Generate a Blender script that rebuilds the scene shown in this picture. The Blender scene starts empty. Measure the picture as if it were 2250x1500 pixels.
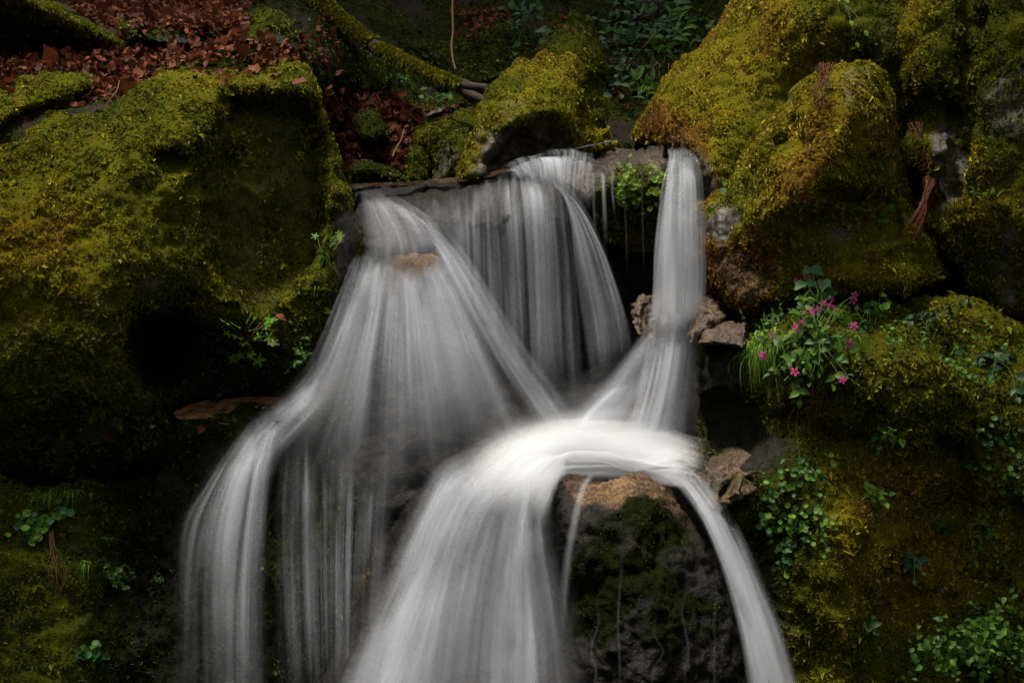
import bpy, math, random
import numpy as np
from mathutils import Vector, Matrix

random.seed(11)
rng = np.random.default_rng(11)
SC = bpy.context.scene
COL = SC.collection

# ------------------------------------------------------------------ camera, sky, sun, exposure
CAM = np.array([0.0, 0.0, 2.0])
PITCH = math.radians(10.0)
FPX = 3125.0                                   # 50 mm on a 36 mm wide sensor, for a 2250 px wide picture
FWD = np.array([0, math.cos(PITCH), -math.sin(PITCH)])
UP = np.array([0, math.sin(PITCH), math.cos(PITCH)])
RIGHT = np.array([1.0, 0, 0])
cd = bpy.data.cameras.new('camera')
cd.lens = 50; cd.sensor_width = 36; cd.clip_start = 0.05; cd.clip_end = 500
cam = bpy.data.objects.new('camera', cd); COL.objects.link(cam)
cam.location = CAM
cam.rotation_euler = (math.radians(90) - PITCH, 0, 0)
SC.camera = cam

SUN_ELEV, SUN_AZ = math.radians(75), math.radians(292)     # azimuth clockwise from +Y
W = bpy.data.worlds.new('World'); SC.world = W; W.use_nodes = True
wn = W.node_tree.nodes; wl = W.node_tree.links; wn.clear()
sky = wn.new('ShaderNodeTexSky'); sky.sky_type = 'NISHITA'; sky.sun_disc = False
sky.sun_elevation = SUN_ELEV; sky.sun_rotation = SUN_AZ; sky.dust_density = 4.0; sky.air_density = 1.0
bg = wn.new('ShaderNodeBackground'); bg.inputs[1].default_value = 0.085
wo = wn.new('ShaderNodeOutputWorld')
hsv = wn.new('ShaderNodeHueSaturation'); hsv.inputs['Saturation'].default_value = 0.25   # milky overcast sky
wl.new(sky.outputs[0], hsv.inputs['Color']); wl.new(hsv.outputs[0], bg.inputs[0]); wl.new(bg.outputs[0], wo.inputs[0])
sl = bpy.data.lights.new('sun', 'SUN'); sl.energy = 2.0; sl.angle = math.radians(12); sl.color = (1, 0.92, 0.78)
sun = bpy.data.objects.new('sun', sl); COL.objects.link(sun)
sdir = Vector((math.sin(SUN_AZ) * math.cos(SUN_ELEV), math.cos(SUN_AZ) * math.cos(SUN_ELEV), math.sin(SUN_ELEV)))
sun.rotation_euler = sdir.to_track_quat('Z', 'Y').to_euler()
SC.view_settings.view_transform = 'Standard'; SC.view_settings.look = 'None'
SC.view_settings.exposure = 1.65; SC.view_settings.gamma = 1.0
SC.render.engine = 'CYCLES'
SC.cycles.transparent_max_bounces = 40
SC.cycles.max_bounces = 5; SC.cycles.diffuse_bounces = 3; SC.cycles.glossy_bounces = 2
SC.cycles.transmission_bounces = 3
SC.cycles.use_denoising = True
SC.cycles.sample_clamp_indirect = 4.0

# ------------------------------------------------------------------ maths helpers
def at(px, py, d):
    """a world point: the place seen at a photo pixel, d metres down the view axis"""
    px = np.asarray(px, float); py = np.asarray(py, float); d = np.asarray(d, float)
    a = (px - 1125) / FPX; b = (750 - py) / FPX
    return CAM + d[..., None] * (FWD + a[..., None] * RIGHT + b[..., None] * UP)

def smooth(a, b, x):
    t = np.clip((x - a) / (b - a), 0, 1)
    return t * t * (3 - 2 * t)

def closed_curve(pts, n=10):
    P = np.array(pts, float); N = len(P); out = []
    for i in range(N):
        p0, p1, p2, p3 = P[i - 1], P[i], P[(i + 1) % N], P[(i + 2) % N]
        for k in range(n):
            t = k / n
            out.append(0.5 * ((2 * p1) + (p2 - p0) * t + (2 * p0 - 5 * p1 + 4 * p2 - p3) * t * t + (3 * p1 - p0 - 3 * p2 + p3) * t ** 3))
    return np.array(out)

def open_curve(P, n):
    """Catmull-Rom through P resampled to n points evenly by length"""
    P = np.array(P, float)
    if len(P) == 2:
        return P[0] + (P[1] - P[0]) * np.linspace(0, 1, n)[:, None]
    Q = np.vstack([2 * P[0] - P[1], P, 2 * P[-1] - P[-2]]); out = []
    for i in range(1, len(Q) - 2):
        t = np.linspace(0, 1, 16, endpoint=False)[:, None]
        p0, p1, p2, p3 = Q[i - 1], Q[i], Q[i + 1], Q[i + 2]
        out.append(0.5 * ((2 * p1) + (p2 - p0) * t + (2 * p0 - 5 * p1 + 4 * p2 - p3) * t * t + (3 * p1 - p0 - 3 * p2 + p3) * t ** 3))
    out.append(P[-1:]); R = np.vstack(out)
    s = np.r_[0, np.cumsum(np.linalg.norm(np.diff(R, axis=0), axis=1))]
    u = np.linspace(0, s[-1], n)
    return np.stack([np.interp(u, s, R[:, k]) for k in range(R.shape[1])], 1)

def sdist(px, py, poly):
    """signed distance to a polygon, positive inside, and the nearest outline point"""
    x = px.ravel(); y = py.ravel(); best = np.full(x.shape, 1e18); nx = x.copy(); ny = y.copy(); ins = np.zeros(x.shape, bool)
    A = poly; B = np.roll(poly, -1, 0)
    for (ax, ay), (bx, by) in zip(A, B):
        ex, ey = bx - ax, by - ay; L = ex * ex + ey * ey + 1e-12
        t = np.clip(((x - ax) * ex + (y - ay) * ey) / L, 0, 1)
        cx = ax + t * ex; cy = ay + t * ey; d = (x - cx) ** 2 + (y - cy) ** 2
        m = d < best; best = np.where(m, d, best); nx = np.where(m, cx, nx); ny = np.where(m, cy, ny)
        c = ((ay > y) != (by > y))
        if ey != 0:
            ins ^= c & (x < (bx - ax) * (y - ay) / ey + ax)
    d = np.sqrt(best)
    return np.where(ins, d, -d).reshape(px.shape), nx.reshape(px.shape), ny.reshape(px.shape)

def tps(ctrl, px, py):
    C = np.array(ctrl, float); X = C[:, :2] / 1000.0; n = len(C)
    def phi(r2): return 0.5 * r2 * np.log(r2 + 1e-12)
    K = phi(((X[:, None] - X[None]) ** 2).sum(-1)) + np.eye(n) * 1e-4
    P = np.c_[np.ones(n), X]
    M = np.block([[K, P], [P.T, np.zeros((3, 3))]])
    w = np.linalg.lstsq(M, np.r_[C[:, 2], 0, 0, 0], rcond=1e-9)[0]
    qx = px / 1000.0; qy = py / 1000.0
    out = w[n] + w[n + 1] * qx + w[n + 2] * qy
    for i in range(n):
        out = out + w[i] * phi((qx - X[i, 0]) ** 2 + (qy - X[i, 1]) ** 2)
    return out

def _hash(i, j, k, seed):
    h = (i.astype(np.int64) * 374761393 + j.astype(np.int64) * 668265263 + k.astype(np.int64) * 2147483647 + seed * 1274126177) & 0xFFFFFFFF
    h = ((h ^ (h >> 13)) * 1274126177) & 0xFFFFFFFF
    h = ((h ^ (h >> 16)) * 2246822519) & 0xFFFFFFFF
    return (h & 0xFFFFFF) / float(0xFFFFFF) * 2 - 1

def noise3(P, seed=0):
    P = np.asarray(P, float); I = np.floor(P).astype(np.int64); F = P - I; F = F * F * F * (F * (F * 6 - 15) + 10)
    i, j, k = I[..., 0], I[..., 1], I[..., 2]; fx, fy, fz = F[..., 0], F[..., 1], F[..., 2]
    def c(a, b, d): return _hash(i + a, j + b, k + d, seed)
    x00 = c(0, 0, 0) * (1 - fx) + c(1, 0, 0) * fx; x10 = c(0, 1, 0) * (1 - fx) + c(1, 1, 0) * fx
    x01 = c(0, 0, 1) * (1 - fx) + c(1, 0, 1) * fx; x11 = c(0, 1, 1) * (1 - fx) + c(1, 1, 1) * fx
    return (x00 * (1 - fy) + x10 * fy) * (1 - fz) + (x01 * (1 - fy) + x11 * fy) * fz

def fbm(P, scale, octaves=3, seed=0):
    out = 0; a = 1.0; f = 1.0 / scale; tot = 0
    R = np.array([[0.80, 0.36, -0.48], [-0.60, 0.48, -0.64], [0.0, 0.80, 0.60]])
    Q = np.asarray(P, float) @ R
    for o in range(octaves):
        out = out + a * noise3(Q * f + 17.3 * o, seed + o); tot += a; a *= 0.5; f *= 2.07
    return out / tot

# ------------------------------------------------------------------ mesh helpers
def new_mesh(name, V, F, mats=(), attrs=None, uvs=None, smooth_shade=True):
    """V (n,3); F list of arrays of equal-width faces"""
    me = bpy.data.meshes.new(name)
    V = np.ascontiguousarray(V, np.float32)
    Fs = [np.asarray(f, np.int32) for f in (F if isinstance(F, list) else [F]) if len(f)]
    me.vertices.add(len(V)); me.vertices.foreach_set('co', V.ravel())
    loops = np.concatenate([f.ravel() for f in Fs]); tot = np.concatenate([np.full(len(f), f.shape[1], np.int32) for f in Fs])
    me.loops.add(len(loops)); me.loops.foreach_set('vertex_index', loops)
    me.polygons.add(len(tot)); st = np.r_[0, np.cumsum(tot)[:-1]].astype(np.int32)
    me.polygons.foreach_set('loop_start', st); me.polygons.foreach_set('loop_total', tot)
    me.polygons.foreach_set('use_smooth', np.full(len(tot), smooth_shade, bool))
    for m in mats: me.materials.append(m)
    for k, a in (attrs or {}).items():
        at_ = me.attributes.new(k, 'FLOAT', 'POINT'); at_.data.foreach_set('value', np.ascontiguousarray(a, np.float32))
    for k, uv in (uvs or {}).items():
        lay = me.uv_layers.new(name=k); lay.data.foreach_set('uv', np.ascontiguousarray(uv[loops], np.float32).ravel())
    me.update(calc_edges=True); me.validate()
    return me

def tag(o, label=None, cat=None, group=None, kind=None):
    if label: o['label'] = label
    if cat: o['category'] = cat
    if group: o['group'] = group
    if kind: o['kind'] = kind
    return o

def link(name, me, parent=None):
    o = bpy.data.objects.new(name, me); COL.objects.link(o)
    if parent is not None: o.parent = parent
    return o

def empty(name, loc):
    o = bpy.data.objects.new(name, None); COL.objects.link(o); o.location = loc; o.empty_display_size = 0.05
    return o

def vnormals(V, F):
    n = np.zeros_like(V)
    for f in (F if isinstance(F, list) else [F]):
        a, b, c = V[f[:, 0]], V[f[:, 1]], V[f[:, 2]]
        fn = np.cross(b - a, c - a)
        if f.shape[1] == 4:
            d = V[f[:, 3]]; fn = fn + np.cross(c - a, d - a)
        for k in range(f.shape[1]): np.add.at(n, f[:, k], fn)
    return n / (np.linalg.norm(n, axis=1, keepdims=True) + 1e-12)

def tube_arrays(P, r0, r1, sides=5):
    P = np.array(P, float); n = len(P); T = np.gradient(P, axis=0); T /= np.linalg.norm(T, axis=1, keepdims=True) + 1e-9
    ref = np.array([0.31, -0.9, 0.3]); A = np.cross(T, ref); A /= np.linalg.norm(A, axis=1, keepdims=True) + 1e-9; B = np.cross(T, A)
    r = np.linspace(r0, r1, n)[:, None, None] if np.isscalar(r0) and np.isscalar(r1) else np.asarray(r0)[:, None, None]
    th = np.linspace(0, 2 * np.pi, sides, endpoint=False)
    V = P[:, None] + r * (A[:, None] * np.cos(th)[None, :, None] + B[:, None] * np.sin(th)[None, :, None])
    i, j = np.meshgrid(np.arange(n - 1), np.arange(sides), indexing='ij'); a = (i * sides + j).ravel(); b = (i * sides + (j + 1) % sides).ravel()
    return V.reshape(-1, 3), np.stack([a, b, b + sides, a + sides], 1)

def join_arrays(L):
    Vs, Fs, o = [], [], 0
    for V, F in L:
        Vs.append(V); Fs.append(np.asarray(F) + o); o += len(V)
    return np.vstack(Vs), np.vstack(Fs)


# ------------------------------------------------------------------ materials
def mat(name):
    m = bpy.data.materials.new(name); m.use_nodes = True
    nt = m.node_tree; nt.nodes.clear()
    return m, nt.nodes, nt.links

def node(ns, typ, **kw):
    n = ns.new(typ)
    for k, v in kw.items():
        if k in n.inputs: n.inputs[k].default_value = v
        else: setattr(n, k, v)
    return n

def ramp(ns, stops, interp='LINEAR'):
    r = ns.new('ShaderNodeValToRGB'); cr = r.color_ramp; cr.interpolation = interp
    while len(cr.elements) < len(stops): cr.elements.new(0.5)
    for e, (p, c) in zip(cr.elements, stops):
        e.position = p; e.color = (c[0], c[1], c[2], 1)
    return r

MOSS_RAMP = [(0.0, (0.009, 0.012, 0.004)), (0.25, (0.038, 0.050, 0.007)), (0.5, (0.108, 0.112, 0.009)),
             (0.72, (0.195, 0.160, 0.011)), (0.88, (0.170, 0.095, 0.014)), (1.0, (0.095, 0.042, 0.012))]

def moss_blade_mat():
    m, ns, ls = mat('moss_blades')
    a = node(ns, 'ShaderNodeAttribute', attribute_name='hue'); t = node(ns, 'ShaderNodeAttribute', attribute_name='tint')
    r = ramp(ns, MOSS_RAMP); ls.new(a.outputs['Fac'], r.inputs[0])
    mul = node(ns, 'ShaderNodeMixRGB', blend_type='MULTIPLY'); mul.inputs[0].default_value = 1
    cmb = ns.new('ShaderNodeCombineColor')
    for k in range(3): ls.new(t.outputs['Fac'], cmb.inputs[k])
    ls.new(r.outputs[0], mul.inputs[1]); ls.new(cmb.outputs[0], mul.inputs[2])
    d = ns.new('ShaderNodeBsdfDiffuse'); tr = ns.new('ShaderNodeBsdfTranslucent'); mx = ns.new('ShaderNodeMixShader'); mx.inputs[0].default_value = 0.3
    gl = node(ns, 'ShaderNodeBsdfGlossy', Roughness=0.45); gl.inputs['Color'].default_value = (1, 1, 1, 1)
    m2 = ns.new('ShaderNodeMixShader'); m2.inputs[0].default_value = 0.006
    ls.new(mul.outputs[0], d.inputs[0]); ls.new(mul.outputs[0], tr.inputs[0])
    ls.new(d.outputs[0], mx.inputs[1]); ls.new(tr.outputs[0], mx.inputs[2])
    ls.new(mx.outputs[0], m2.inputs[1]); ls.new(gl.outputs[0], m2.inputs[2])
    o = ns.new('ShaderNodeOutputMaterial'); ls.new(m2.outputs[0], o.inputs[0])
    return m

def rock_mat(name, dark, mid, light, rough=0.45, bump=0.6, spec=0.4, grain=60.0):
    m, ns, ls = mat(name)
    tc = ns.new('ShaderNodeTexCoord')
    n1 = node(ns, 'ShaderNodeTexNoise', Scale=7.0, Detail=8.0, Roughness=0.65)
    n2 = node(ns, 'ShaderNodeTexNoise', Scale=grain, Detail=4.0, Roughness=0.7)
    vo = node(ns, 'ShaderNodeTexVoronoi', Scale=grain * 1.1)
    for n in (n1, n2, vo): ls.new(tc.outputs['Object'], n.inputs['Vector'])
    add = node(ns, 'ShaderNodeMath', operation='ADD'); mulb = node(ns, 'ShaderNodeMath', operation='MULTIPLY'); mulb.inputs[1].default_value = 0.5
    ls.new(n1.outputs[0], add.inputs[0]); ls.new(n2.outputs[0], add.inputs[1]); ls.new(add.outputs[0], mulb.inputs[0])
    r = ramp(ns, [(0.36, dark), (0.5, mid), (0.64, light)]); ls.new(mulb.outputs[0], r.inputs[0])
    # bare rust-stained patches
    ao = node(ns, 'ShaderNodeAttribute', attribute_name='rust'); ro = ramp(ns, [(0.38, (0.018, 0.011, 0.006)), (0.5, (0.085, 0.050, 0.024)), (0.62, (0.27, 0.165, 0.080))]); ls.new(mulb.outputs[0], ro.inputs[0])
    mo_ = node(ns, 'ShaderNodeMixRGB'); ls.new(ao.outputs['Fac'], mo_.inputs[0]); ls.new(r.outputs[0], mo_.inputs[1]); ls.new(ro.outputs[0], mo_.inputs[2]); r = mo_
    # moss mat underneath the tufts
    am = node(ns, 'ShaderNodeAttribute', attribute_name='moss'); ah = node(ns, 'ShaderNodeAttribute', attribute_name='hue')
    rm = ramp(ns, [(p, (c[0] * .55, c[1] * .55, c[2] * .6)) for p, c in MOSS_RAMP])
    hn = node(ns, 'ShaderNodeMath', operation='MULTIPLY_ADD'); hn.inputs[1].default_value = 0.35
    sub = node(ns, 'ShaderNodeMath', operation='SUBTRACT'); sub.inputs[1].default_value = 0.175
    ls.new(n2.outputs[0], hn.inputs[0]); ls.new(ah.outputs['Fac'], hn.inputs[2]); ls.new(hn.outputs[0], sub.inputs[0]); ls.new(sub.outputs[0], rm.inputs[0])
    mx = node(ns, 'ShaderNodeMixRGB'); ls.new(am.outputs['Fac'], mx.inputs[0]); ls.new(r.outputs[0], mx.inputs[1]); ls.new(rm.outputs[0], mx.inputs[2])
    p = ns.new('ShaderNodeBsdfPrincipled'); ls.new(mx.outputs[0], p.inputs['Base Color'])
    sp = node(ns, 'ShaderNodeMapRange'); sp.inputs['To Min'].default_value = spec; sp.inputs['To Max'].default_value = 0.0; ls.new(am.outputs['Fac'], sp.inputs['Value']); ls.new(sp.outputs[0], p.inputs['Specular IOR Level'])
    rr = node(ns, 'ShaderNodeMapRange'); rr.inputs['To Min'].default_value = rough; rr.inputs['To Max'].default_value = 0.95
    ls.new(am.outputs['Fac'], rr.inputs['Value']); ls.new(rr.outputs[0], p.inputs['Roughness'])
    b1 = node(ns, 'ShaderNodeBump', Strength=bump, Distance=0.02); b2 = node(ns, 'ShaderNodeBump', Strength=bump, Distance=0.008)
    n3 = node(ns, 'ShaderNodeTexNoise', Scale=22.0, Detail=6.0, Roughness=0.6); ls.new(tc.outputs['Object'], n3.inputs['Vector'])
    ls.new(n3.outputs[0], b1.inputs['Height']); ls.new(n2.outputs[0], b2.inputs['Height']); ls.new(b1.outputs[0], b2.inputs['Normal'])
    ls.new(b2.outputs[0], p.inputs['Normal'])
    o = ns.new('ShaderNodeOutputMaterial'); ls.new(p.outputs[0], o.inputs[0])
    return m

def leaf_mat(name, c1, c2, trans=0.35, rough=0.5, spec=0.22):
    m, ns, ls = mat(name)
    oi = ns.new('ShaderNodeObjectInfo'); t = node(ns, 'ShaderNodeAttribute', attribute_name='tint')
    ad = node(ns, 'ShaderNodeMath', operation='ADD'); fr = node(ns, 'ShaderNodeMath', operation='FRACT')
    ls.new(oi.outputs['Random'], ad.inputs[0]); ls.new(t.outputs['Fac'], ad.inputs[1]); ls.new(ad.outputs[0], fr.inputs[0])
    r = ramp(ns, [(0, c1), (1, c2)]); ls.new(fr.outputs[0], r.inputs[0])
    tc = ns.new('ShaderNodeTexCoord'); n = node(ns, 'ShaderNodeTexNoise', Scale=120.0, Detail=3.0); ls.new(tc.outputs['Object'], n.inputs['Vector'])
    mr = node(ns, 'ShaderNodeMapRange'); mr.inputs['To Min'].default_value = 0.72; mr.inputs['To Max'].default_value = 1.28; ls.new(n.outputs[0], mr.inputs[0])
    mul = node(ns, 'ShaderNodeMixRGB', blend_type='MULTIPLY'); mul.inputs[0].default_value = 1
    cmb = ns.new('ShaderNodeCombineColor')
    for k in range(3): ls.new(mr.outputs[0], cmb.inputs[k])
    ls.new(r.outputs[0], mul.inputs[1]); ls.new(cmb.outputs[0], mul.inputs[2])
    p = node(ns, 'ShaderNodeBsdfPrincipled', Roughness=rough); p.inputs['Specular IOR Level'].default_value = spec
    tr = ns.new('ShaderNodeBsdfTranslucent'); mx = ns.new('ShaderNodeMixShader'); mx.inputs[0].default_value = trans
    ls.new(mul.outputs[0], p.inputs['Base Color']); ls.new(mul.outputs[0], tr.inputs[0])
    ls.new(p.outputs[0], mx.inputs[1]); ls.new(tr.outputs[0], mx.inputs[2])
    o = ns.new('ShaderNodeOutputMaterial'); ls.new(mx.outputs[0], o.inputs[0])
    return m

def water_mat(name, fine=46.0, along=1.1, lo=0.32, hi=0.70, floor=0.14, color=(0.70, 0.73, 0.80), veil=0.38):
    """silky falling water: white scattering film whose thickness varies in streaks along the flow"""
    m, ns, ls = mat(name)
    uv = node(ns, 'ShaderNodeUVMap', uv_map='metre')
    def streak(su, sv, seed, detail):
        mp = ns.new('ShaderNodeMapping'); mp.inputs['Scale'].default_value = (su, sv, 1); mp.inputs['Location'].default_value = (seed, seed * 1.7, seed)
        n = node(ns, 'ShaderNodeTexNoise', Scale=1.0, Detail=detail, Roughness=0.55); ls.new(uv.outputs[0], mp.inputs[0]); ls.new(mp.outputs[0], n.inputs['Vector'])
        return n
    a = streak(fine, along, 3.1, 2.0); b = streak(fine * 0.22, along * 0.7, 8.7, 2.0); c = streak(fine * 3.1, along * 1.6, 5.5, 1.0)
    m1 = node(ns, 'ShaderNodeMath', operation='MULTIPLY_ADD'); m1.inputs[1].default_value = 0.30
    m2 = node(ns, 'ShaderNodeMath', operation='MULTIPLY_ADD'); m2.inputs[1].default_value = 0.56
    m3 = node(ns, 'ShaderNodeMath', operation='MULTIPLY'); m3.inputs[1].default_value = 0.14
    ls.new(c.outputs[0], m3.inputs[0]); ls.new(a.outputs[0], m1.inputs[0]); ls.new(m3.outputs[0], m1.inputs[2]); ls.new(b.outputs[0], m2.inputs[0]); ls.new(m1.outputs[0], m2.inputs[2])
    mr = node(ns, 'ShaderNodeMapRange', interpolation_type='SMOOTHSTEP'); mr.inputs['From Min'].default_value = lo; mr.inputs['From Max'].default_value = hi
    mr.inputs['To Min'].default_value = floor; mr.inputs['To Max'].default_value = 1.0
    ls.new(m2.outputs[0], mr.inputs[0])
    vm = ns.new('ShaderNodeMapping'); vm.inputs['Scale'].default_value = (7.0, 2.6, 1); vn = node(ns, 'ShaderNodeTexNoise', Scale=1.0, Detail=2.0, Roughness=0.5, Distortion=0.6)
    ls.new(uv.outputs[0], vm.inputs[0]); ls.new(vm.outputs[0], vn.inputs['Vector'])
    vr = node(ns, 'ShaderNodeMapRange', interpolation_type='SMOOTHSTEP'); vr.inputs['From Min'].default_value = 0.33; vr.inputs['From Max'].default_value = 0.62; vr.inputs['To Min'].default_value = veil; vr.inputs['To Max'].default_value = 1.0
    ls.new(vn.outputs[0], vr.inputs[0]); vx = node(ns, 'ShaderNodeMath', operation='MULTIPLY'); ls.new(mr.outputs[0], vx.inputs[0]); ls.new(vr.outputs[0], vx.inputs[1]); mr = vx
    f = node(ns, 'ShaderNodeAttribute', attribute_name='fade')
    al = node(ns, 'ShaderNodeMath', operation='MULTIPLY', use_clamp=True); ls.new(mr.outputs[0], al.inputs[0]); ls.new(f.outputs['Fac'], al.inputs[1])
    d = ns.new('ShaderNodeBsdfDiffuse'); t = ns.new('ShaderNodeBsdfTranslucent'); mx = ns.new('ShaderNodeMixShader'); mx.inputs[0].default_value = 0.5
    d.inputs[0].default_value = (*color, 1); t.inputs[0].default_value = (*color, 1)
    ls.new(d.outputs[0], mx.inputs[1]); ls.new(t.outputs[0], mx.inputs[2])
    tp = ns.new('ShaderNodeBsdfTransparent'); m4 = ns.new('ShaderNodeMixShader')
    ls.new(al.outputs[0], m4.inputs[0]); ls.new(tp.outputs[0], m4.inputs[1]); ls.new(mx.outputs[0], m4.inputs[2])
    o = ns.new('ShaderNodeOutputMaterial'); ls.new(m4.outputs[0], o.inputs[0])
    return m

M_MOSS = moss_blade_mat()
M_CROWN = leaf_mat('shade_crown_leaf', (0.03, 0.075, 0.015), (0.05, 0.12, 0.02))
M_ROCK = rock_mat('mossy_granite', (0.010, 0.009, 0.007), (0.034, 0.028, 0.020), (0.12, 0.098, 0.075))
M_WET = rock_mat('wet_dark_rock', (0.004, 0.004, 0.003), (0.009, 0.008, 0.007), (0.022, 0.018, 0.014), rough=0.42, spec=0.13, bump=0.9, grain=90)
M_ORANGE = rock_mat('wet_orange_rock', (0.012, 0.008, 0.005), (0.058, 0.034, 0.018), (0.19, 0.118, 0.062), rough=0.42, bump=0.9, grain=75)
M_PEBBLE = rock_mat('pebbly_pink_rock', (0.012, 0.009, 0.008), (0.085, 0.060, 0.052), (0.22, 0.165, 0.14), rough=0.4, bump=1.0, grain=120)
M_BROWN = rock_mat('wet_brown_rock', (0.006, 0.005, 0.004), (0.026, 0.016, 0.009), (0.095, 0.058, 0.032), rough=0.3, spec=0.4, bump=1.0, grain=70)
M_SOIL = rock_mat('forest_soil', (0.005, 0.004, 0.003), (0.013, 0.008, 0.005), (0.032, 0.018, 0.010), rough=0.9, spec=0.1)
M_GREY = rock_mat('bare_grey_rock', (0.016, 0.015, 0.013), (0.060, 0.052, 0.044), (0.17, 0.148, 0.125), rough=0.5, bump=1.0, grain=55)
# ------------------------------------------------------------------ boulders
SURF = {}          # name -> surface record, used to set plants and leaves down on it
def relief(outline, ctrl, round_w, round_d, dents=(), step=6, amp=0.045, scale=0.4, seed=0, thick=0.6, fine=1.0, shrink=0.25, closed=True):
    """a solid boulder: front surface of varying depth inside an outline, rolling away at its rim, closed behind"""
    poly = closed_curve(outline)
    x0, y0 = poly.min(0) - step; x1, y1 = poly.max(0) + step
    gx, gy = np.meshgrid(np.arange(x0, x1 + step, step), np.arange(y0, y1 + step, step))
    sd, nx, ny = sdist(gx, gy, poly)
    ins = sd > 0.35 * step
    cell = ins[:-1, :-1] | ins[1:, :-1] | ins[:-1, 1:] | ins[1:, 1:]
    use = np.zeros_like(ins); use[:-1, :-1] |= cell; use[1:, :-1] |= cell; use[:-1, 1:] |= cell; use[1:, 1:] |= cell
    snap = use & ~ins
    gx = np.where(snap, nx, gx); gy = np.where(snap, ny, gy); sd = np.where(snap, 0, sd)
    idx = np.full(ins.shape, -1); idx[use] = np.arange(use.sum())
    jj, ii = np.nonzero(cell)
    F = np.stack([idx[jj, ii], idx[jj + 1, ii], idx[jj + 1, ii + 1], idx[jj, ii + 1]], 1)
    px, py, s = gx[use], gy[use], sd[use]
    d = tps(ctrl, px, py)
    t = np.clip(s / round_w, 0, 1)
    d = d + round_d * (1 - np.sqrt(np.clip(1 - (1 - t) ** 2, 0, 1)))
    for dent in dents:
        dp, add, soft = dent[:3]
        q, _, _ = sdist(px, py, closed_curve(dp, 6)); q = q + 0.7 * soft * fbm(np.stack([px, py, px * 0], 1), 55.0, 3, seed + 70); k = add * smooth(-soft, soft, q)
        if len(dent) > 3: k = k * np.interp(py, [dent[3][0], dent[3][1]], [1.0, dent[3][2]])
        d = d + k
    V = at(px, py, d)
    N = vnormals(V, F)
    disp = amp * fbm(V, scale, 3, seed) + fine * (0.012 * fbm(V, 0.07, 3, seed + 9) + 0.010 * fbm(V, 0.028, 2, seed + 19))
    disp = disp - fine * 0.016 * np.abs(fbm(V * [1, 1, 0.3], 0.06, 3, seed + 25))
    disp = disp - fine * 0.022 * np.abs(fbm(V, 0.11, 3, seed + 15)) 
    disp = disp - amp * 0.25 * np.abs(fbm(V, scale * 0.7, 2, seed + 5))
    V = V + N * disp[:, None]
    nf = len(V)
    E = np.concatenate([F[:, [0, 1]], F[:, [1, 2]], F[:, [2, 3]], F[:, [3, 0]]])
    key = np.minimum(E[:, 0], E[:, 1]).astype(np.int64) * 10 ** 7 + np.maximum(E[:, 0], E[:, 1])
    u, inv, cnt = np.unique(key, return_inverse=True, return_counts=True)
    B = E[cnt[inv] == 1]
    allF = [F]
    if closed:
        bv = np.unique(B); cen = V.mean(0)
        mp = np.full(nf, -1); mp[bv] = np.arange(len(bv)); rings = [V]; prev = lambda e: e
        back = np.array([0, 1.0, 0.0]); off = nf; last = B
        for k, (f, sh) in enumerate(((0.4, shrink * 0.35), (1.0, shrink))):
            R = V[bv] + (np.array([cen[0], 0, cen[2]]) * [1, 0, 1] - V[bv] * [1, 0, 1]) * sh + back * thick * f
            R = R + 0.03 * fbm(R, 0.3, 2, seed + 3)[:, None]
            rings.append(R); cur = mp[B] + off
            allF.append(np.stack([last[:, 1], last[:, 0], cur[:, 0], cur[:, 1]], 1)); last = cur; off += len(bv)
        rings.append((cen + back * thick)[None])
        allF.append(np.stack([last[:, 1], last[:, 0], np.full(len(last), off)], 1))
        V = np.vstack(rings)
    return dict(V=V, F=allF, nf=nf, px=px, py=py, d=d, poly=poly)

def fill(a, n, v=0.0):
    return np.r_[a, np.full(n - len(a), v)]

def moss_fields(S, cover, bare, hue, patches, seed):
    V = S['V'][:S['nf']]; px, py = S['px'], S['py']
    n = fbm(V, 0.22, 4, seed + 40)
    m = smooth(-0.12, 0.12, n + (cover - 0.5) * 1.6)
    for bp, val, soft in bare:
        q, _, _ = sdist(px, py, closed_curve(bp, 6)); k = smooth(-soft, soft, q + soft * 1.3 * fbm(V, 0.08, 3, seed + 77))
        m = m * (1 - k) + val * k
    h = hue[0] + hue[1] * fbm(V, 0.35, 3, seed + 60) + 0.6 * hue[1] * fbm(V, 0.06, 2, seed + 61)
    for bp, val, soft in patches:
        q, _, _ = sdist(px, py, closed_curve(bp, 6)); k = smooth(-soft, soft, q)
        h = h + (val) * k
    return m, np.clip(h, 0, 1)

def scatter(S, dens, weight=None, within=(-160, 2400, -60, 1560)):
    """random points on the front surface: position, normal, face triangle vertex ids and barycentric weights"""
    F = S['F'][0]; V = S['V']; T = np.vstack([F[:, [0, 1, 2]], F[:, [0, 2, 3]]])
    cx = S['px'][T].mean(1); cy = S['py'][T].mean(1)
    ok = (cx > within[0]) & (cx < within[1]) & (cy > within[2]) & (cy < within[3]); T = T[ok]
    cr = np.cross(V[T[:, 1]] - V[T[:, 0]], V[T[:, 2]] - V[T[:, 0]]); ar = 0.5 * np.linalg.norm(cr, axis=1)
    if weight is not None: ar = ar * weight[T].mean(1)
    n = int(ar.sum() * dens)
    if n < 1: return None
    k = rng.choice(len(T), n, p=ar / ar.sum()); r1 = np.sqrt(rng.random(n)); r2 = rng.random(n)
    w = np.stack([1 - r1, r1 * (1 - r2), r1 * r2], 1)
    tv = T[k]; P = (V[tv] * w[..., None]).sum(1)
    N = (S['N'][tv] * w[..., None]).sum(1); N /= np.linalg.norm(N, axis=1, keepdims=True) + 1e-9
    return P, N, tv, w

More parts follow.
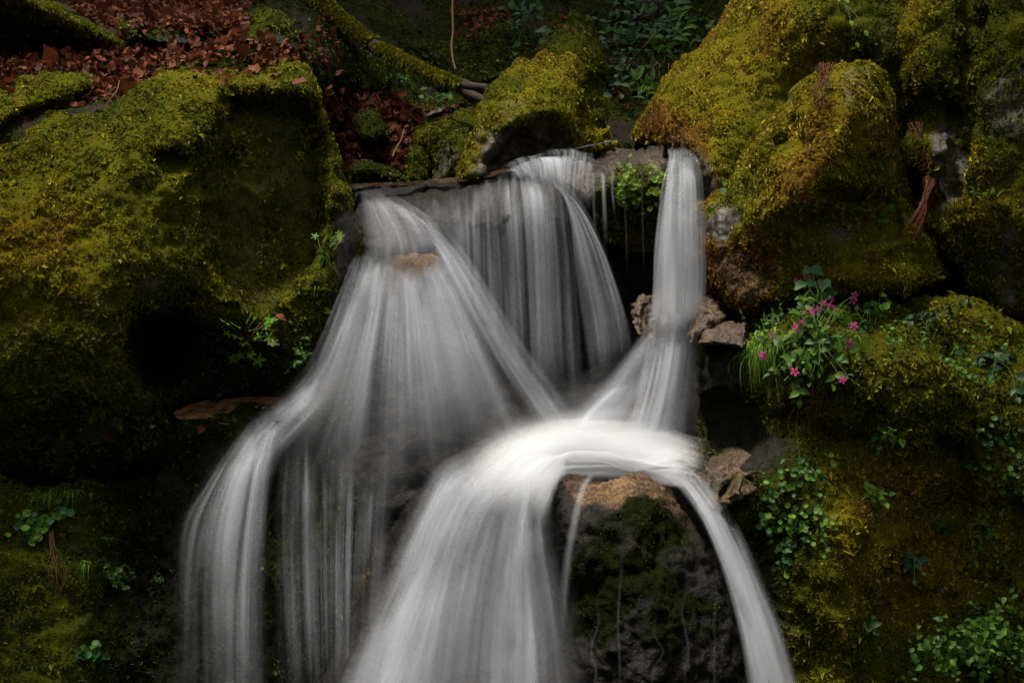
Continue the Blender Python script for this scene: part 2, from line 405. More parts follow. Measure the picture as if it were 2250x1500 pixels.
def blades(P, N, length, width, droop=0.35, spread=0.9, lift=0.55):
    """little diamond-shaped moss leaves, two triangles each"""
    n = len(P)
    t = rng.normal(size=(n, 3)); t -= (t * N).sum(1, keepdims=True) * N; t /= np.linalg.norm(t, axis=1, keepdims=True) + 1e-9
    D = N * lift * rng.uniform(0.5, 1.3, (n, 1)) + t * spread + np.array([0, 0, -1.0]) * droop * rng.uniform(0.3, 1.3, (n, 1))
    D /= np.linalg.norm(D, axis=1, keepdims=True)
    Wd = np.cross(D, N + 0.5 * rng.normal(size=(n, 3))); Wd /= np.linalg.norm(Wd, axis=1, keepdims=True) + 1e-9
    L = (length[0] + (length[1] - length[0]) * rng.random((n, 1))) * np.exp(0.25 * rng.normal(size=(n, 1))); w = L * width * rng.uniform(0.7, 1.3, (n, 1))
    root = P - N * 0.002
    mid = root + D * L * 0.5 + N * L * 0.08
    tip = root + D * L - N * L * 0.12 + np.array([0, 0, -1.0]) * L * 0.15
    V = np.stack([root, mid + Wd * w, tip, mid - Wd * w], 1).reshape(-1, 3)
    b = np.arange(n)[:, None] * 4
    F = np.vstack([b + [0, 1, 2], b + [0, 2, 3]])
    return V, F

BLADES = [0]
def boulder(name, label, outline, ctrl, round_w, round_d, mats=None, dents=(), step=6, amp=0.045, scale=0.4, seed=0, thick=0.6, fine=1.0,
            cover=0.9, bare=(), hue=(0.45, 0.25), patches=(), dens=41000, blade=(0.0080, 0.0168), droop=0.35, cat='boulder', kind=None, key=None, shrink=0.25, group=None, rust=(), mossin=(-160, 2400, -60, 1560)):
    S = relief(outline, ctrl, round_w, round_d, dents, step, amp, scale, seed, thick, fine, shrink)
    m, h = moss_fields(S, cover, bare, hue, patches, seed)
    S['moss'], S['hue'] = m, h
    S['N'] = vnormals(S['V'], S['F'])
    n = len(S['V']); ru = np.zeros(S['nf'])
    for bp, val, soft in rust:
        q, _, _ = sdist(S['px'], S['py'], closed_curve(bp, 6)); ru = np.maximum(ru, val * smooth(-soft, soft, q + 1.2 * soft * fbm(S['V'][:S['nf']], 0.05, 3, seed + 88)))
    me = new_mesh(name, S['V'], S['F'], [mats or M_ROCK], {'rust': fill(ru, n, 0.0), 'moss': fill(m, n, 0.3), 'hue': fill(h, n, 0.4)})
    o = tag(link(name, me), label, cat, group, kind)
    S['obj'] = o; SURF[key or name] = S
    if dens > 0 and m.max() > 0.05:
        w = np.clip(m * 1.3 - 0.15, 0, 1)
        r = scatter(S, dens, w, mossin)
        if r is not None:
            P, N, tv, bw = r
            cl = np.exp(0.55 * fbm(P, 0.09, 3, seed + 50) * 1.6)[:, None]
            BV, BF = blades(P, N, (blade[0] * cl, blade[1] * cl), 0.215, droop)
            hh = np.clip((h[tv] * bw).sum(1) + 0.10 * rng.normal(size=len(P)), 0, 1); tt = np.clip(np.exp(0.55 * rng.normal(size=len(P))), 0.15, 2.6)
            bm_ = new_mesh('moss', BV, BF, [M_MOSS], {'hue': np.repeat(hh, 4), 'tint': np.repeat(tt, 4)}, smooth_shade=False)
            mo = link('moss', bm_, o); mo['kind'] = 'stuff'
            BLADES[0] += len(BF)
    return S

# --- the ravine floor and banks downstream, beside and under the camera; banks raised and closed behind to block sky light
def ravine():
    xs = np.linspace(-16, 16, 130); ys = np.linspace(-22, 6.2, 120); X, Y = np.meshgrid(xs, ys)
    P = np.stack([X, Y, X * 0], -1)
    half = 3.0 + 0.3 * np.sin(Y * 0.5)
    b = np.clip(np.abs(X) - half, 0, None); c = np.clip(-6.5 - Y, 0, None)
    Z = -0.9 + 9.0 * (1 - np.exp(-b * 0.42)) + 8.0 * (1 - np.exp(-c * 0.30)) + 0.4 * fbm(P, 1.7, 3, 3) + 0.02 * Y
    V = np.stack([X, Y, Z], -1).reshape(-1, 3); i = np.arange(119 * 129); r, c = i // 129, i % 129; a = r * 130 + c
    F = np.stack([a, a + 1, a + 131, a + 130], 1)
    n = fbm(V, 1.3, 3, 8)
    me = new_mesh('ground', V, F, [M_SOIL], {'moss': smooth(-.1, .2, n), 'hue': 0.3 + 0.2 * n})
    tag(link('ground', me), 'unseen mossy ravine floor below the falls, banks raised to block sky light', 'ground', kind='structure')
ravine()

# --- unseen trees added to shade all but the gap above the falls
def shade_tree(label, base, top, crown, rad, seed):
    q = np.random.default_rng(seed); base = np.array(base, float); top = np.array(top, float); crown = np.array(crown, float)
    t = tag(empty('shade_tree', base), label, 'tree', 'unseen shade trees over the ravine')
    def limb(a, b, r0, r1, n=10):
        P = a + (b - a) * np.linspace(0, 1, n)[:, None]; P[1:-1] += 0.12 * q.normal(size=(n - 2, 3)); return tube_arrays(P, r0, r1, 8)
    V, F = limb(base, top, .24, .13); link('trunk', new_mesh('trunk', V - base, F, [M_SOIL]), t)
    L = [limb(base + (top - base) * q.uniform(.6, 1), crown + q.normal(size=3) * rad * .4, .07, .02, 7) for k in range(9)]
    V, F = join_arrays(L); link('limbs', new_mesh('limbs', V - base, F, [M_SOIL]), t)
    n = 9500; P = q.normal(size=(n, 3)); P /= np.linalg.norm(P, axis=1, keepdims=True); P = crown + P * q.random((n, 1)) ** .4 * rad * (1 + .25 * noise3(P * 2.3, seed))[:, None] * [1, 1, .55]
    A = q.normal(size=(n, 3)); A /= np.linalg.norm(A, axis=1, keepdims=True); B = np.cross(A, q.normal(size=(n, 3))); B /= np.linalg.norm(B, axis=1, keepdims=True); s_ = q.uniform(.07, .14, (n, 1))
    V = np.stack([P - A * s_, P + B * s_ * .5, P + A * s_, P - B * s_ * .5], 1).reshape(-1, 3); i = np.arange(n)[:, None] * 4
    o = link('crown', new_mesh('crown', V - base, i + np.arange(4), [M_CROWN], {'tint': np.repeat(q.random(n), 4)}), t); o['kind'] = 'stuff'
shade_tree('unseen shade tree added on the left bank', (-6.4, 4.6, 3.0), (-6.0, 4.4, 7.5), (-5.6, 4.2, 8.2), 2.5, 1)
shade_tree('unseen shade tree added on the right bank', (5.6, 3.6, 2.6), (4.2, 4.2, 7.2), (2.35, 4.6, 8.0), 2.8, 2)
shade_tree('unseen shade tree added on the slope above the falls', (-3.2, 13.0, 5.4), (-3.1, 12.0, 9.0), (-3.0, 10.1, 9.5), 2.8, 3)
shade_tree('unseen shade tree added on the slope above the sloping boulder', (0.6, 13.0, 5.4), (0.4, 12.0, 9.0), (0.1, 10.1, 9.5), 2.7, 4)
shade_tree('unseen shade tree added behind the camera, leaning over the ravine', (-5.2, -1.0, 2.0), (-4.1, -0.4, 6.5), (-1.9, 0.3, 7.6), 2.5, 5)
# --- hillside behind the falls
S = relief([(-1700, -1500), (1000, -1600), (3900, -1500), (4000, 300), (3600, 900), (2200, 900), (1000, 900), (-900, 900), (-1700, 300)],
           [(-1500, 200, 5.6), (-600, 180, 5.3), (0, 170, 5.25), (200, 150, 5.45), (500, 118, 5.55), (650, 125, 5.75), (300, 0, 6.9), (100, 30, 6.3), (600, 0, 7.3), (900, 0, 8.6), (760, 250, 6.8),
            (780, 400, 6.25), (900, 390, 6.25), (900, 240, 6.75), (1000, 230, 7.0), (1000, 120, 7.7), (1200, 0, 8.6), (1400, 0, 8.4), (1500, 200, 7.3), (1400, 320, 6.5), (1380, 100, 7.9), (1000, 800, 6.4), (300, 800, 5.8),
            (1600, 0, 7.6), (2000, 200, 6.2), (2600, 300, 6.0), (3800, 0, 6.5), (1000, -700, 11.5), (0, -700, 10.0), (2200, -700, 10.0), (1000, -1500, 15), (-1500, -1400, 12), (3800, -1400, 12), (1900, 800, 6.0), (3500, 850, 5.6)],
           50, 0.1, step=17, amp=0.10, scale=0.7, seed=2, closed=False, thick=0.2)
m, h = moss_fields(S, 0.62, [], (0.16, 0.2), [], 2)
S['moss'], S['hue'] = m, h; S['N'] = vnormals(S['V'], S['F'])
tag(link('hillside', new_mesh('hillside', S['V'], S['F'], [M_SOIL], {'moss': m, 'hue': h})), 'dark wooded hillside rising behind the falls', 'hillside', kind='structure')
SURF['hillside'] = S
r = scatter(S, 9000, np.clip(m - .2, 0, 1), (-50, 1720, -30, 420))
BV, BF = blades(r[0], r[1], (0.012, 0.028), 0.2, 0.25)
hh = np.clip((h[r[2]] * r[3]).sum(1) + .08 * rng.normal(size=len(r[0])), 0, 1)
mo = link('moss', new_mesh('moss', BV, BF, [M_MOSS], {'hue': np.repeat(hh, 4), 'tint': np.repeat(np.exp(.35 * rng.normal(size=len(hh))), 4)}, smooth_shade=False), SURF['hillside'] and bpy.data.objects['hillside']); mo['kind'] = 'stuff'

# --- left bank
boulder('boulder', 'huge moss-covered boulder with a tall dark alcove, left of the falls',
        [(-400, 330), (-150, 300), (0, 268), (70, 230), (140, 208), (215, 198), (262, 186), (315, 152), (370, 134), (460, 142), (560, 132), (635, 122), (682, 145), (705, 190), (718, 250), (735, 320), (762, 380), (785, 425), (798, 520),
         (795, 610), (768, 690), (730, 780), (660, 845), (600, 868), (500, 866), (420, 880), (382, 905), (395, 960), (380, 1010), (300, 1060), (150, 1072), (0, 1078), (-400, 1090)],
        [(-400, 700, 4.0), (-150, 500, 4.25), (0, 700, 4.33), (0, 350, 4.62), (150, 290, 4.72), (200, 500, 4.45), (220, 232, 5.0), (300, 250, 4.80), (330, 170, 5.15), (400, 150, 5.22), (400, 230, 4.82), (560, 145, 5.25), (560, 185, 4.98), (660, 140, 5.3), (655, 190, 5.02),
         (440, 380, 4.62), (440, 560, 4.55), (700, 300, 5.0), (745, 420, 5.0), (760, 560, 4.98), (715, 690, 4.9), (590, 690, 4.72), (560, 780, 4.80), (640, 830, 4.86), (470, 860, 4.88), (400, 780, 4.85), (300, 640, 4.42),
         (270, 800, 4.40), (340, 920, 4.52), (200, 930, 4.42), (60, 900, 4.34), (0, 1040, 4.45), (250, 1030, 4.52), (480, 700, 4.62), (-400, 1050, 4.1)],
        70, 0.30, dents=[([(486, 222), (520, 206), (600, 200), (660, 212), (694, 262), (708, 400), (692, 520), (650, 610), (590, 648), (530, 635), (496, 560), (478, 450), (478, 320)], 0.27, 28, (300, 640, 0.75)),
                         ([(470, 230), (600, 190), (700, 240), (728, 400), (715, 560), (650, 660), (560, 670), (490, 600), (460, 450)], 0.13, 55),
                         ([(288, 724), (330, 690), (390, 692), (425, 735), (440, 790), (405, 838), (345, 850), (305, 826), (283, 775)], 0.42, 18),
                         ([(330, 340), (350, 330), (385, 322), (410, 345), (400, 375), (365, 388), (345, 372)], 0.07, 18)],
        step=5.5, amp=0.05, seed=5, thick=1.2, cover=0.93,
        bare=[([(492, 230), (600, 205), (690, 260), (700, 400), (680, 520), (600, 640), (530, 620), (496, 540), (484, 400)], 0.72, 30),
              ([(770, 430), (800, 520), (800, 620), (740, 780), (700, 800), (735, 640), (745, 500)], 0.06, 18), ([(110, 960), (240, 930), (250, 960), (120, 990)], 0.1, 14), ([(285, 725), (390, 690), (440, 790), (340, 850)], 0.15, 14), ([(305, 612), (350, 608), (360, 640), (320, 645)], 0.2, 12)],
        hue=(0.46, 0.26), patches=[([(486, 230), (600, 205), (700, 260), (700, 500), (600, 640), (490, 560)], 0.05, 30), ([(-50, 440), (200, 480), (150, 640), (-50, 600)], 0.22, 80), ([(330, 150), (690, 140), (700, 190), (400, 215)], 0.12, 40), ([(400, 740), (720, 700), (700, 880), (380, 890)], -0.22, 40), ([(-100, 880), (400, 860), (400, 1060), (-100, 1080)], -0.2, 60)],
        key='left')
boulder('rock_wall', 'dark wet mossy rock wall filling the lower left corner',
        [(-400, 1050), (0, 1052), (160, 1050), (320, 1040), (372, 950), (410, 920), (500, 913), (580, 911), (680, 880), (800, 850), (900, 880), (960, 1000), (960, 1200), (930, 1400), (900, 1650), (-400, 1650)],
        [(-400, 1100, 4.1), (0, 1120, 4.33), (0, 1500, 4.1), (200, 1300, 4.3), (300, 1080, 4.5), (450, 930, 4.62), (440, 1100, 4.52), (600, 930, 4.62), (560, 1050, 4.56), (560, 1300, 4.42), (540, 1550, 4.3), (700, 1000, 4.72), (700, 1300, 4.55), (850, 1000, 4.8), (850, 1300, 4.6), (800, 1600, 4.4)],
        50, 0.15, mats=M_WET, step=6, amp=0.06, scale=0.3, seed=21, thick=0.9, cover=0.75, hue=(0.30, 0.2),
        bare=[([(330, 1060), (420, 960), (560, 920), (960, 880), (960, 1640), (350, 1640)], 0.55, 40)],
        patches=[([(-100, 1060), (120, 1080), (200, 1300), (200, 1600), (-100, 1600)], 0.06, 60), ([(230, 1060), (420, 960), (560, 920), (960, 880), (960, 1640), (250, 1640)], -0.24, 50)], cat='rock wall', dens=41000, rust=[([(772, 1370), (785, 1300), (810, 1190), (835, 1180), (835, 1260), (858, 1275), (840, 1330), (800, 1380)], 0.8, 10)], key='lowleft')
boulder('boulder', 'flat cushion of moss over a low rock at the picture edge above the huge boulder',
        [(-250, 200), (-50, 175), (60, 162), (130, 150), (195, 162), (212, 190), (150, 224), (60, 254), (0, 288), (-120, 315), (-250, 325)],
        [(-200, 220, 4.75), (0, 200, 4.95), (100, 180, 5.05), (180, 178, 5.1), (60, 225, 4.9)], 40, 0.22, step=5, amp=0.04, seed=31, cover=1.0, hue=(0.55, 0.2), key='cushion')
boulder('boulder', 'dark slanting rock with a lit mossy ridge in the upper left corner',
        [(-300, -90), (-50, -60), (60, -12), (130, 25), (200, 55), (275, 92), (285, 108), (250, 122), (150, 126), (60, 150), (-100, 165), (-300, 190)],
        [(-250, 0, 5.1), (0, -5, 5.35), (80, 15, 5.4), (60, 90, 5.55), (150, 90, 5.6), (250, 96, 5.6), (0, 130, 5.65)], 16, 0.12, mats=M_WET, step=5, amp=0.04, seed=33,
        cover=1.0, bare=[([(-60, -60), (130, 10), (280, 90), (270, 105), (120, 60), (-60, 0)], 1.0, 14)], hue=(0.12, 0.12), patches=[([(-60, -60), (130, 10), (280, 90), (270, 105), (120, 60), (-60, 0)], 0.32, 14)], key='ridge')  # shade painted into the dark face hue, light into the brighter ridge patch
boulder('boulder', 'low shelf rock with moss on its rounded end and leaves on top',
        [(262, 52), (330, 44), (430, 48), (520, 22), (590, 16), (632, 52), (656, 92), (648, 114), (560, 112), (400, 112), (330, 104), (280, 84)],
        [(300, 60, 5.62), (400, 62, 5.66), (540, 40, 5.9), (560, 75, 5.6), (350, 100, 5.55), (500, 105, 5.6), (630, 95, 5.62), (470, 60, 5.75)], 22, 0.2, mats=M_WET, step=4, amp=0.04, seed=37,
        cover=0.3, bare=[([(500, 20), (600, 15), (650, 90), (600, 70), (580, 90), (530, 75)], 1.0, 10), ([(280, 45), (500, 55), (480, 75), (270, 70)], 0.6, 10)], hue=(0.32, 0.15), key='shelf')

# --- background rocks
boulder('boulder', 'broad dark green moss mound under the leaning branch',
        [(850, 100), (900, 72), (1000, 66), (1100, 60), (1180, 90), (1195, 150), (1150, 190), (1060, 200), (960, 215), (880, 190), (850, 150)],
        [(900, 90, 7.6), (1000, 80, 7.7), (1100, 90, 7.6), (950, 180, 7.2), (1100, 170, 7.2), (1000, 130, 7.35)], 40, 0.35, step=5, amp=0.10, seed=41, cover=0.9, hue=(0.24, 0.2), dens=26000, blade=(0.012, 0.024), key='mound')
boulder('boulder', 'dark mossy rock behind the upper end of the leaning branch',
        [(690, 40), (780, 50), (850, 90), (870, 150), (860, 200), (800, 215), (730, 215), (690, 180), (670, 110)],
        [(720, 80, 7.2), (800, 100, 7.2), (780, 190, 6.9), (700, 160, 7.0)], 40, 0.3, mats=M_GREY, step=6, amp=0.10, seed=43, cover=0.5, hue=(0.2, 0.2), dens=26000, blade=(0.012, 0.024), key='backrock')
boulder('boulder', 'tall rounded mossy boulder right behind the central boulder',
        [(1185, 75), (1230, 30), (1265, 15), (1300, 45), (1318, 95), (1325, 150), (1320, 180), (1345, 235), (1356, 290), (1340, 330), (1250, 345), (1200, 250), (1175, 150)],
        [(1240, 60, 7.3), (1290, 80, 7.2), (1230, 130, 6.95), (1300, 170, 6.95), (1320, 280, 6.7), (1250, 250, 6.7)], 40, 0.4, step=5, amp=0.07, seed=47, cover=0.9, hue=(0.40, 0.2),
        dents=[([(1180, 100), (1240, 75), (1300, 120), (1310, 175), (1200, 190)], -0.12, 12)], dens=30000, key='tall')
boulder('boulder', 'low mossy stone in the leaf drift above the falls',
        [(780, 262), (800, 245), (835, 243), (855, 272), (856, 300), (820, 312), (790, 300)], [(820, 255, 6.55), (820, 295, 6.35)], 25, 0.25, step=4, amp=0.04, seed=51, cover=0.95, hue=(0.28, 0.15), thick=0.4, dens=30000, key='stone1')
boulder('boulder', 'small flat grey stone with green moss cap below the branch',
        [(860, 240), (900, 218), (970, 208), (1020, 212), (1010, 238), (960, 258), (900, 278), (862, 268)], [(900, 230, 6.8), (980, 215, 6.9), (950, 250, 6.65), (880, 265, 6.6)], 24, 0.2, mats=M_GREY, step=4, amp=0.04, seed=53,
        cover=0.75, bare=[([(860, 252), (930, 240), (1000, 238), (900, 285)], 0.0, 8)], hue=(0.30, 0.15), thick=0.4, dens=30000, key='stone2')
boulder('boulder', 'rounded mossy boulder between the leaf drift and the central boulder',
        [(905, 292), (930, 268), (980, 250), (1030, 235), (1075, 240), (1090, 300), (1060, 400), (960, 410), (948, 340), (915, 318)],
        [(940, 285, 6.3), (1020, 255, 6.45), (980, 310, 6.1), (1000, 385, 6.05), (1060, 330, 6.2)], 45, 0.35, step=4, amp=0.05, seed=55, cover=0.85, hue=(0.44, 0.2), bare=[([(960, 330), (1000, 330), (1010, 400), (960, 410)], 0.3, 20)], key='mid')
boulder('boulder', 'small upright mossy stone at the stream edge',
        [(893, 330), (910, 312), (935, 325), (950, 350), (954, 390), (945, 408), (900, 408), (885, 380)], [(915, 340, 6.0), (920, 390, 5.92)], 26, 0.2, step=4, amp=0.03, seed=57, cover=0.85, hue=(0.34, 0.2), thick=0.3, key='upright')
boulder('boulder', 'dark mossy stone beneath the leaf drift at the stream edge',
        [(765, 370), (800, 350), (840, 360), (890, 375), (900, 408), (850, 412), (780, 408)], [(800, 370, 6.0), (850, 385, 5.95)], 22, 0.2, mats=M_WET, step=4, amp=0.04, seed=59, cover=0.55, hue=(0.26, 0.2), thick=0.3, key='darkstone')

# --- central boulder
boulder('boulder', 'central pointed boulder with sunlit golden moss on its jagged top',
        [(995, 392), (1005, 360), (1022, 325), (1045, 262), (1062, 215), (1095, 160), (1114, 138), (1132, 119), (1148, 122), (1163, 130), (1176, 114), (1194, 108), (1210, 120), (1228, 131), (1248, 121), (1264, 121), (1270, 142), (1279, 162), (1290, 195), (1300, 250), (1308, 280), (1335, 280), (1346, 305), (1340, 330),
         (1300, 342), (1200, 372), (1100, 400), (1020, 402)],
        [(1010, 375, 5.75), (1060, 270, 5.85), (1100, 180, 6.05), (1150, 135, 6.2), (1200, 125, 6.25), (1255, 135, 6.2), (1240, 180, 5.95), (1150, 190, 5.92), (1120, 270, 5.72), (1200, 260, 5.72), (1280, 240, 5.9), (1320, 310, 5.95), (1260, 320, 5.85), (1140, 360, 5.85), (1050, 385, 5.7)],
        22, 0.20, dents=[([(1110, 300), (1150, 268), (1200, 262), (1235, 280), (1260, 320), (1200, 350), (1100, 380), (1070, 360)], 0.11, 22), ([(1150, 118), (1162, 118), (1166, 150), (1156, 150)], 0.06, 8), ([(1226, 118), (1238, 118), (1240, 150), (1230, 150)], 0.06, 8)],
        step=3.5, amp=0.05, scale=0.25, seed=61, thick=0.8, cover=0.85, bare=[([(1060, 290), (1150, 268), (1230, 280), (1270, 330), (1100, 400), (1040, 395)], 0.12, 20), ([(1105, 205), (1145, 205), (1135, 262), (1100, 262)], 0.8, 14), ([(1170, 250), (1210, 250), (1200, 270), (1170, 270)], 0.2, 10)],
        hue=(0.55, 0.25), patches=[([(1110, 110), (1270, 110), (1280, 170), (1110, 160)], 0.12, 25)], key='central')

# --- right bank
boulder('boulder', 'broad smooth sloping boulder with yellow moss, upper right of the falls',
        [(1385, 290), (1410, 240), (1450, 180), (1500, 128), (1545, 88), (1590, 25), (1640, -50), (1760, -200), (2100, -260), (2400, -200), (2400, 500), (1950, 620), (1600, 520), (1545, 450), (1520, 390), (1480, 345), (1440, 322), (1395, 312)],
        [(1400, 290, 6.1), (1450, 220, 6.0), (1540, 120, 5.95), (1600, 40, 6.0), (1700, -120, 6.2), (1450, 310, 5.75), (1540, 380, 5.32), (1560, 440, 5.3), (1560, 260, 5.52), (1650, 150, 5.55), (1640, 300, 5.40), (1700, 20, 5.6), (1800, 60, 5.42), (1740, 200, 5.48), (1850, 120, 5.45), (1950, 100, 5.3), (2200, 0, 5.4), (2000, 500, 5.4), (1700, 400, 5.45)],
        60, 0.35, step=5, amp=0.028, scale=0.45, seed=71, thick=1.2, cover=0.98, bare=[([(1380, 300), (1440, 310), (1500, 320), (1580, 400), (1560, 470), (1500, 400), (1440, 330)], 0.1, 16), ([(1900, 80), (1990, 60), (2010, 200), (1930, 160)], 0.75, 30)],
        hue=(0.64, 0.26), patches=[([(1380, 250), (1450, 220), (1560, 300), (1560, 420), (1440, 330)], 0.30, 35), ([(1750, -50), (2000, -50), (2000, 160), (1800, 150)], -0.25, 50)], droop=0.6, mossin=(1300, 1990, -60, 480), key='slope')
boulder('boulder', 'humped boulder with orange-brown moss beside the slender water column',
        [(1530, 480), (1560, 440), (1610, 400), (1640, 335), (1665, 290), (1705, 250), (1738, 215), (1770, 170), (1800, 148), (1840, 134), (1895, 125), (1938, 145), (1960, 190), (1975, 250), (1983, 330), (2000, 430), (2060, 540), (2085, 610), (2040, 640), (1950, 650), (1850, 650), (1740, 668), (1660, 690), (1600, 680), (1556, 630), (1535, 560)],
        [(1545, 470, 5.05), (1600, 430, 4.98), (1650, 350, 5.0), (1720, 260, 5.0), (1800, 170, 5.0), (1890, 150, 4.95), (1940, 200, 4.9), (1850, 260, 4.66), (1760, 380, 4.62), (1700, 450, 4.64), (1680, 330, 4.85), (1740, 320, 4.80), (1860, 380, 4.66), (1940, 350, 4.85), (1960, 500, 4.85), (1800, 500, 4.74), (1850, 600, 4.70), (2020, 600, 4.85), (1700, 560, 4.78), (1620, 540, 4.85), (1620, 650, 4.85), (1580, 600, 4.9)],
        40, 0.30, dents=[([(1745, 260), (1775, 290), (1760, 335), (1700, 350), (1690, 320), (1720, 300)], 0.10, 18), ([(1790, 440), (1840, 410), (1960, 440), (1960, 520), (1820, 520), (1760, 490)], 0.10, 22)],
        step=4, amp=0.045, scale=0.28, seed=73, thick=0.8, cover=0.88, bare=[([(1530, 480), (1590, 450), (1610, 480), (1580, 530), (1540, 530)], 0.0, 12), ([(1540, 530), (1600, 540), (1700, 560), (1680, 680), (1560, 640)], 0.6, 24), ([(1860, 160), (1905, 165), (1900, 215), (1865, 215)], 0.55, 14), ([(1830, 500), (1880, 495), (1870, 530), (1830, 530)], 0.1, 12)],
        hue=(0.68, 0.25), patches=[([(1800, 180), (1900, 200), (1880, 330), (1760, 420), (1690, 430), (1720, 360)], 0.16, 40), ([(1800, 430), (2000, 350), (2080, 620), (1700, 650)], -0.16, 60), ([(1600, 400), (1650, 350), (1640, 480), (1580, 470)], -0.2, 30), ([(1540, 530), (1600, 540), (1700, 560), (1680, 680), (1560, 640)], 0.35, 30)], key='hump')
boulder('cliff', 'tall dark cliff with patches of bare grey rock along the right edge',
        [(1890, -250), (2300, -280), (2800, -250), (2800, 760), (2400, 740), (2150, 720), (2080, 640), (2020, 480), (1975, 330), (1945, 160), (1920, 20)],
        [(1930, 0, 5.5), (1960, 250, 5.3), (2030, 450, 5.1), (2100, 620, 5.05), (2100, 100, 5.05), (2060, 330, 4.98), (2180, 300, 4.86), (2200, 500, 4.82), (2250, 0, 4.9), (2250, 650, 4.85), (2500, 300, 4.5), (2750, 600, 4.2), (2750, -200, 4.4)],
        60, 0.3, mats=M_GREY, dents=[([(2120, -100), (2150, -100), (2150, 180), (2110, 420), (2095, 300)], 0.15, 20), ([(1960, 180), (2080, 200), (2100, 260), (1980, 290)], 0.12, 20)], step=6, amp=0.10, scale=0.3, seed=79, thick=1.0,
        cover=0.78, bare=[([(2040, 280), (2110, 270), (2110, 420), (2060, 460)], 0.12, 16), ([(2180, 190), (2260, 160), (2260, 300), (2160, 290)], 0.3, 16), ([(2180, 560), (2240, 500), (2230, 660), (2190, 660)], 0.1, 16)], hue=(0.55, 0.3), cat='cliff', key='cliff')
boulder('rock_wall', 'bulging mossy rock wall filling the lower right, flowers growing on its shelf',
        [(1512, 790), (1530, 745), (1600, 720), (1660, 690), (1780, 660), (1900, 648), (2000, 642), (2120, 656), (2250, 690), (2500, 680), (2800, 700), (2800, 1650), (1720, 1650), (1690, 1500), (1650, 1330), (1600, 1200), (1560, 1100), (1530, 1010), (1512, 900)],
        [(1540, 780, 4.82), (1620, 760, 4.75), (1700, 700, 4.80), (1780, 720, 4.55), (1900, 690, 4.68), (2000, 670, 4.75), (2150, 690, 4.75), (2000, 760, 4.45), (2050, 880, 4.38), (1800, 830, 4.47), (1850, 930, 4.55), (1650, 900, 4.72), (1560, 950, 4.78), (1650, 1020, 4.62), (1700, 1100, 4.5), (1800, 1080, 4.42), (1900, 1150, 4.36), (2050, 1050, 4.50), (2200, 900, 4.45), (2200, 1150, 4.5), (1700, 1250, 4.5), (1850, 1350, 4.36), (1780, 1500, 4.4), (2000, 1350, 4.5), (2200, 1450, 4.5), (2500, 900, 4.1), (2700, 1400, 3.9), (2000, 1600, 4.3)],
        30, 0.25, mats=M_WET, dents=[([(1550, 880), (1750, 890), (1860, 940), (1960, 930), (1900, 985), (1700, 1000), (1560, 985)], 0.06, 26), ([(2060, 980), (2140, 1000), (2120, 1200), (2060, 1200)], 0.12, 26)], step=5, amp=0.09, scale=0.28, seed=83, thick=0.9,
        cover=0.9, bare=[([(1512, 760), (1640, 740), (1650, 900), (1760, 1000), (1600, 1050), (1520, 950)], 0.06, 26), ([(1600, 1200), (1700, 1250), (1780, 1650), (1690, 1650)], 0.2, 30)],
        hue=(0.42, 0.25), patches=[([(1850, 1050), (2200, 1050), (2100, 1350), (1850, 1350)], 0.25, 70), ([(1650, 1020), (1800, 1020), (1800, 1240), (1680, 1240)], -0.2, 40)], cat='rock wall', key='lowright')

# --- rocks in the water
boulder('boulder', 'rounded wet lip rock that the back curtain of water pours over',
        [(770, 418), (820, 408), (880, 404), (960, 397), (1060, 387), (1130, 366), (1230, 372), (1290, 400), (1330, 480), (1390, 640), (1440, 760), (1460, 1000), (1300, 1060), (900, 1060), (780, 800), (765, 560)],
        [(800, 415, 5.75), (900, 405, 5.85), (1060, 390, 5.85), (1180, 380, 5.8), (920, 440, 5.55), (1080, 430, 5.52), (1220, 430, 5.5), (1000, 600, 5.56), (1200, 600, 5.56), (850, 600, 5.5), (1350, 700, 5.6), (1100, 900, 5.5), (1300, 950, 5.4)],
        22, 0.14, mats=M_WET, step=5, amp=0.03, scale=0.25, seed=91, thick=0.5, cover=0.05, hue=(0.35, 0.2), dens=20000, key='lip')
boulder('boulder', 'brown wet block of rock between the curtain and the slender water column',
        [(1170, 362), (1215, 342), (1280, 326), (1350, 318), (1420, 317), (1456, 330), (1464, 352), (1468, 420), (1462, 500), (1440, 560), (1380, 560), (1320, 520), (1280, 440), (1220, 400)],
        [(1220, 350, 5.95), (1300, 330, 6.1), (1420, 325, 5.95), (1320, 372, 5.5), (1430, 350, 5.5), (1400, 400, 5.38), (1440, 440, 5.38), (1340, 440, 5.42), (1400, 520, 5.6), (1250, 390, 5.55)],
        16, 0.10, mats=M_BROWN, step=3.5, amp=0.04, scale=0.2, seed=93, thick=0.6, cover=0.0, bare=[([(1330, 385), (1468, 372), (1468, 480), (1380, 560), (1300, 470)], 0.55, 16)], hue=(0.42, 0.15), dens=30000, key='block')
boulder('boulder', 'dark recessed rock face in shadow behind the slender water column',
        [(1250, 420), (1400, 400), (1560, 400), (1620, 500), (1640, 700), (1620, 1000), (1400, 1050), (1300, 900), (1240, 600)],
        [(1300, 500, 5.75), (1500, 480, 5.65), (1450, 700, 5.55), (1600, 700, 5.3), (1400, 950, 5.3), (1580, 950, 5.1)], 30, 0.1, mats=M_WET, step=8, amp=0.06, seed=95, thick=0.4, cover=0.1, dens=15000, key='recess')
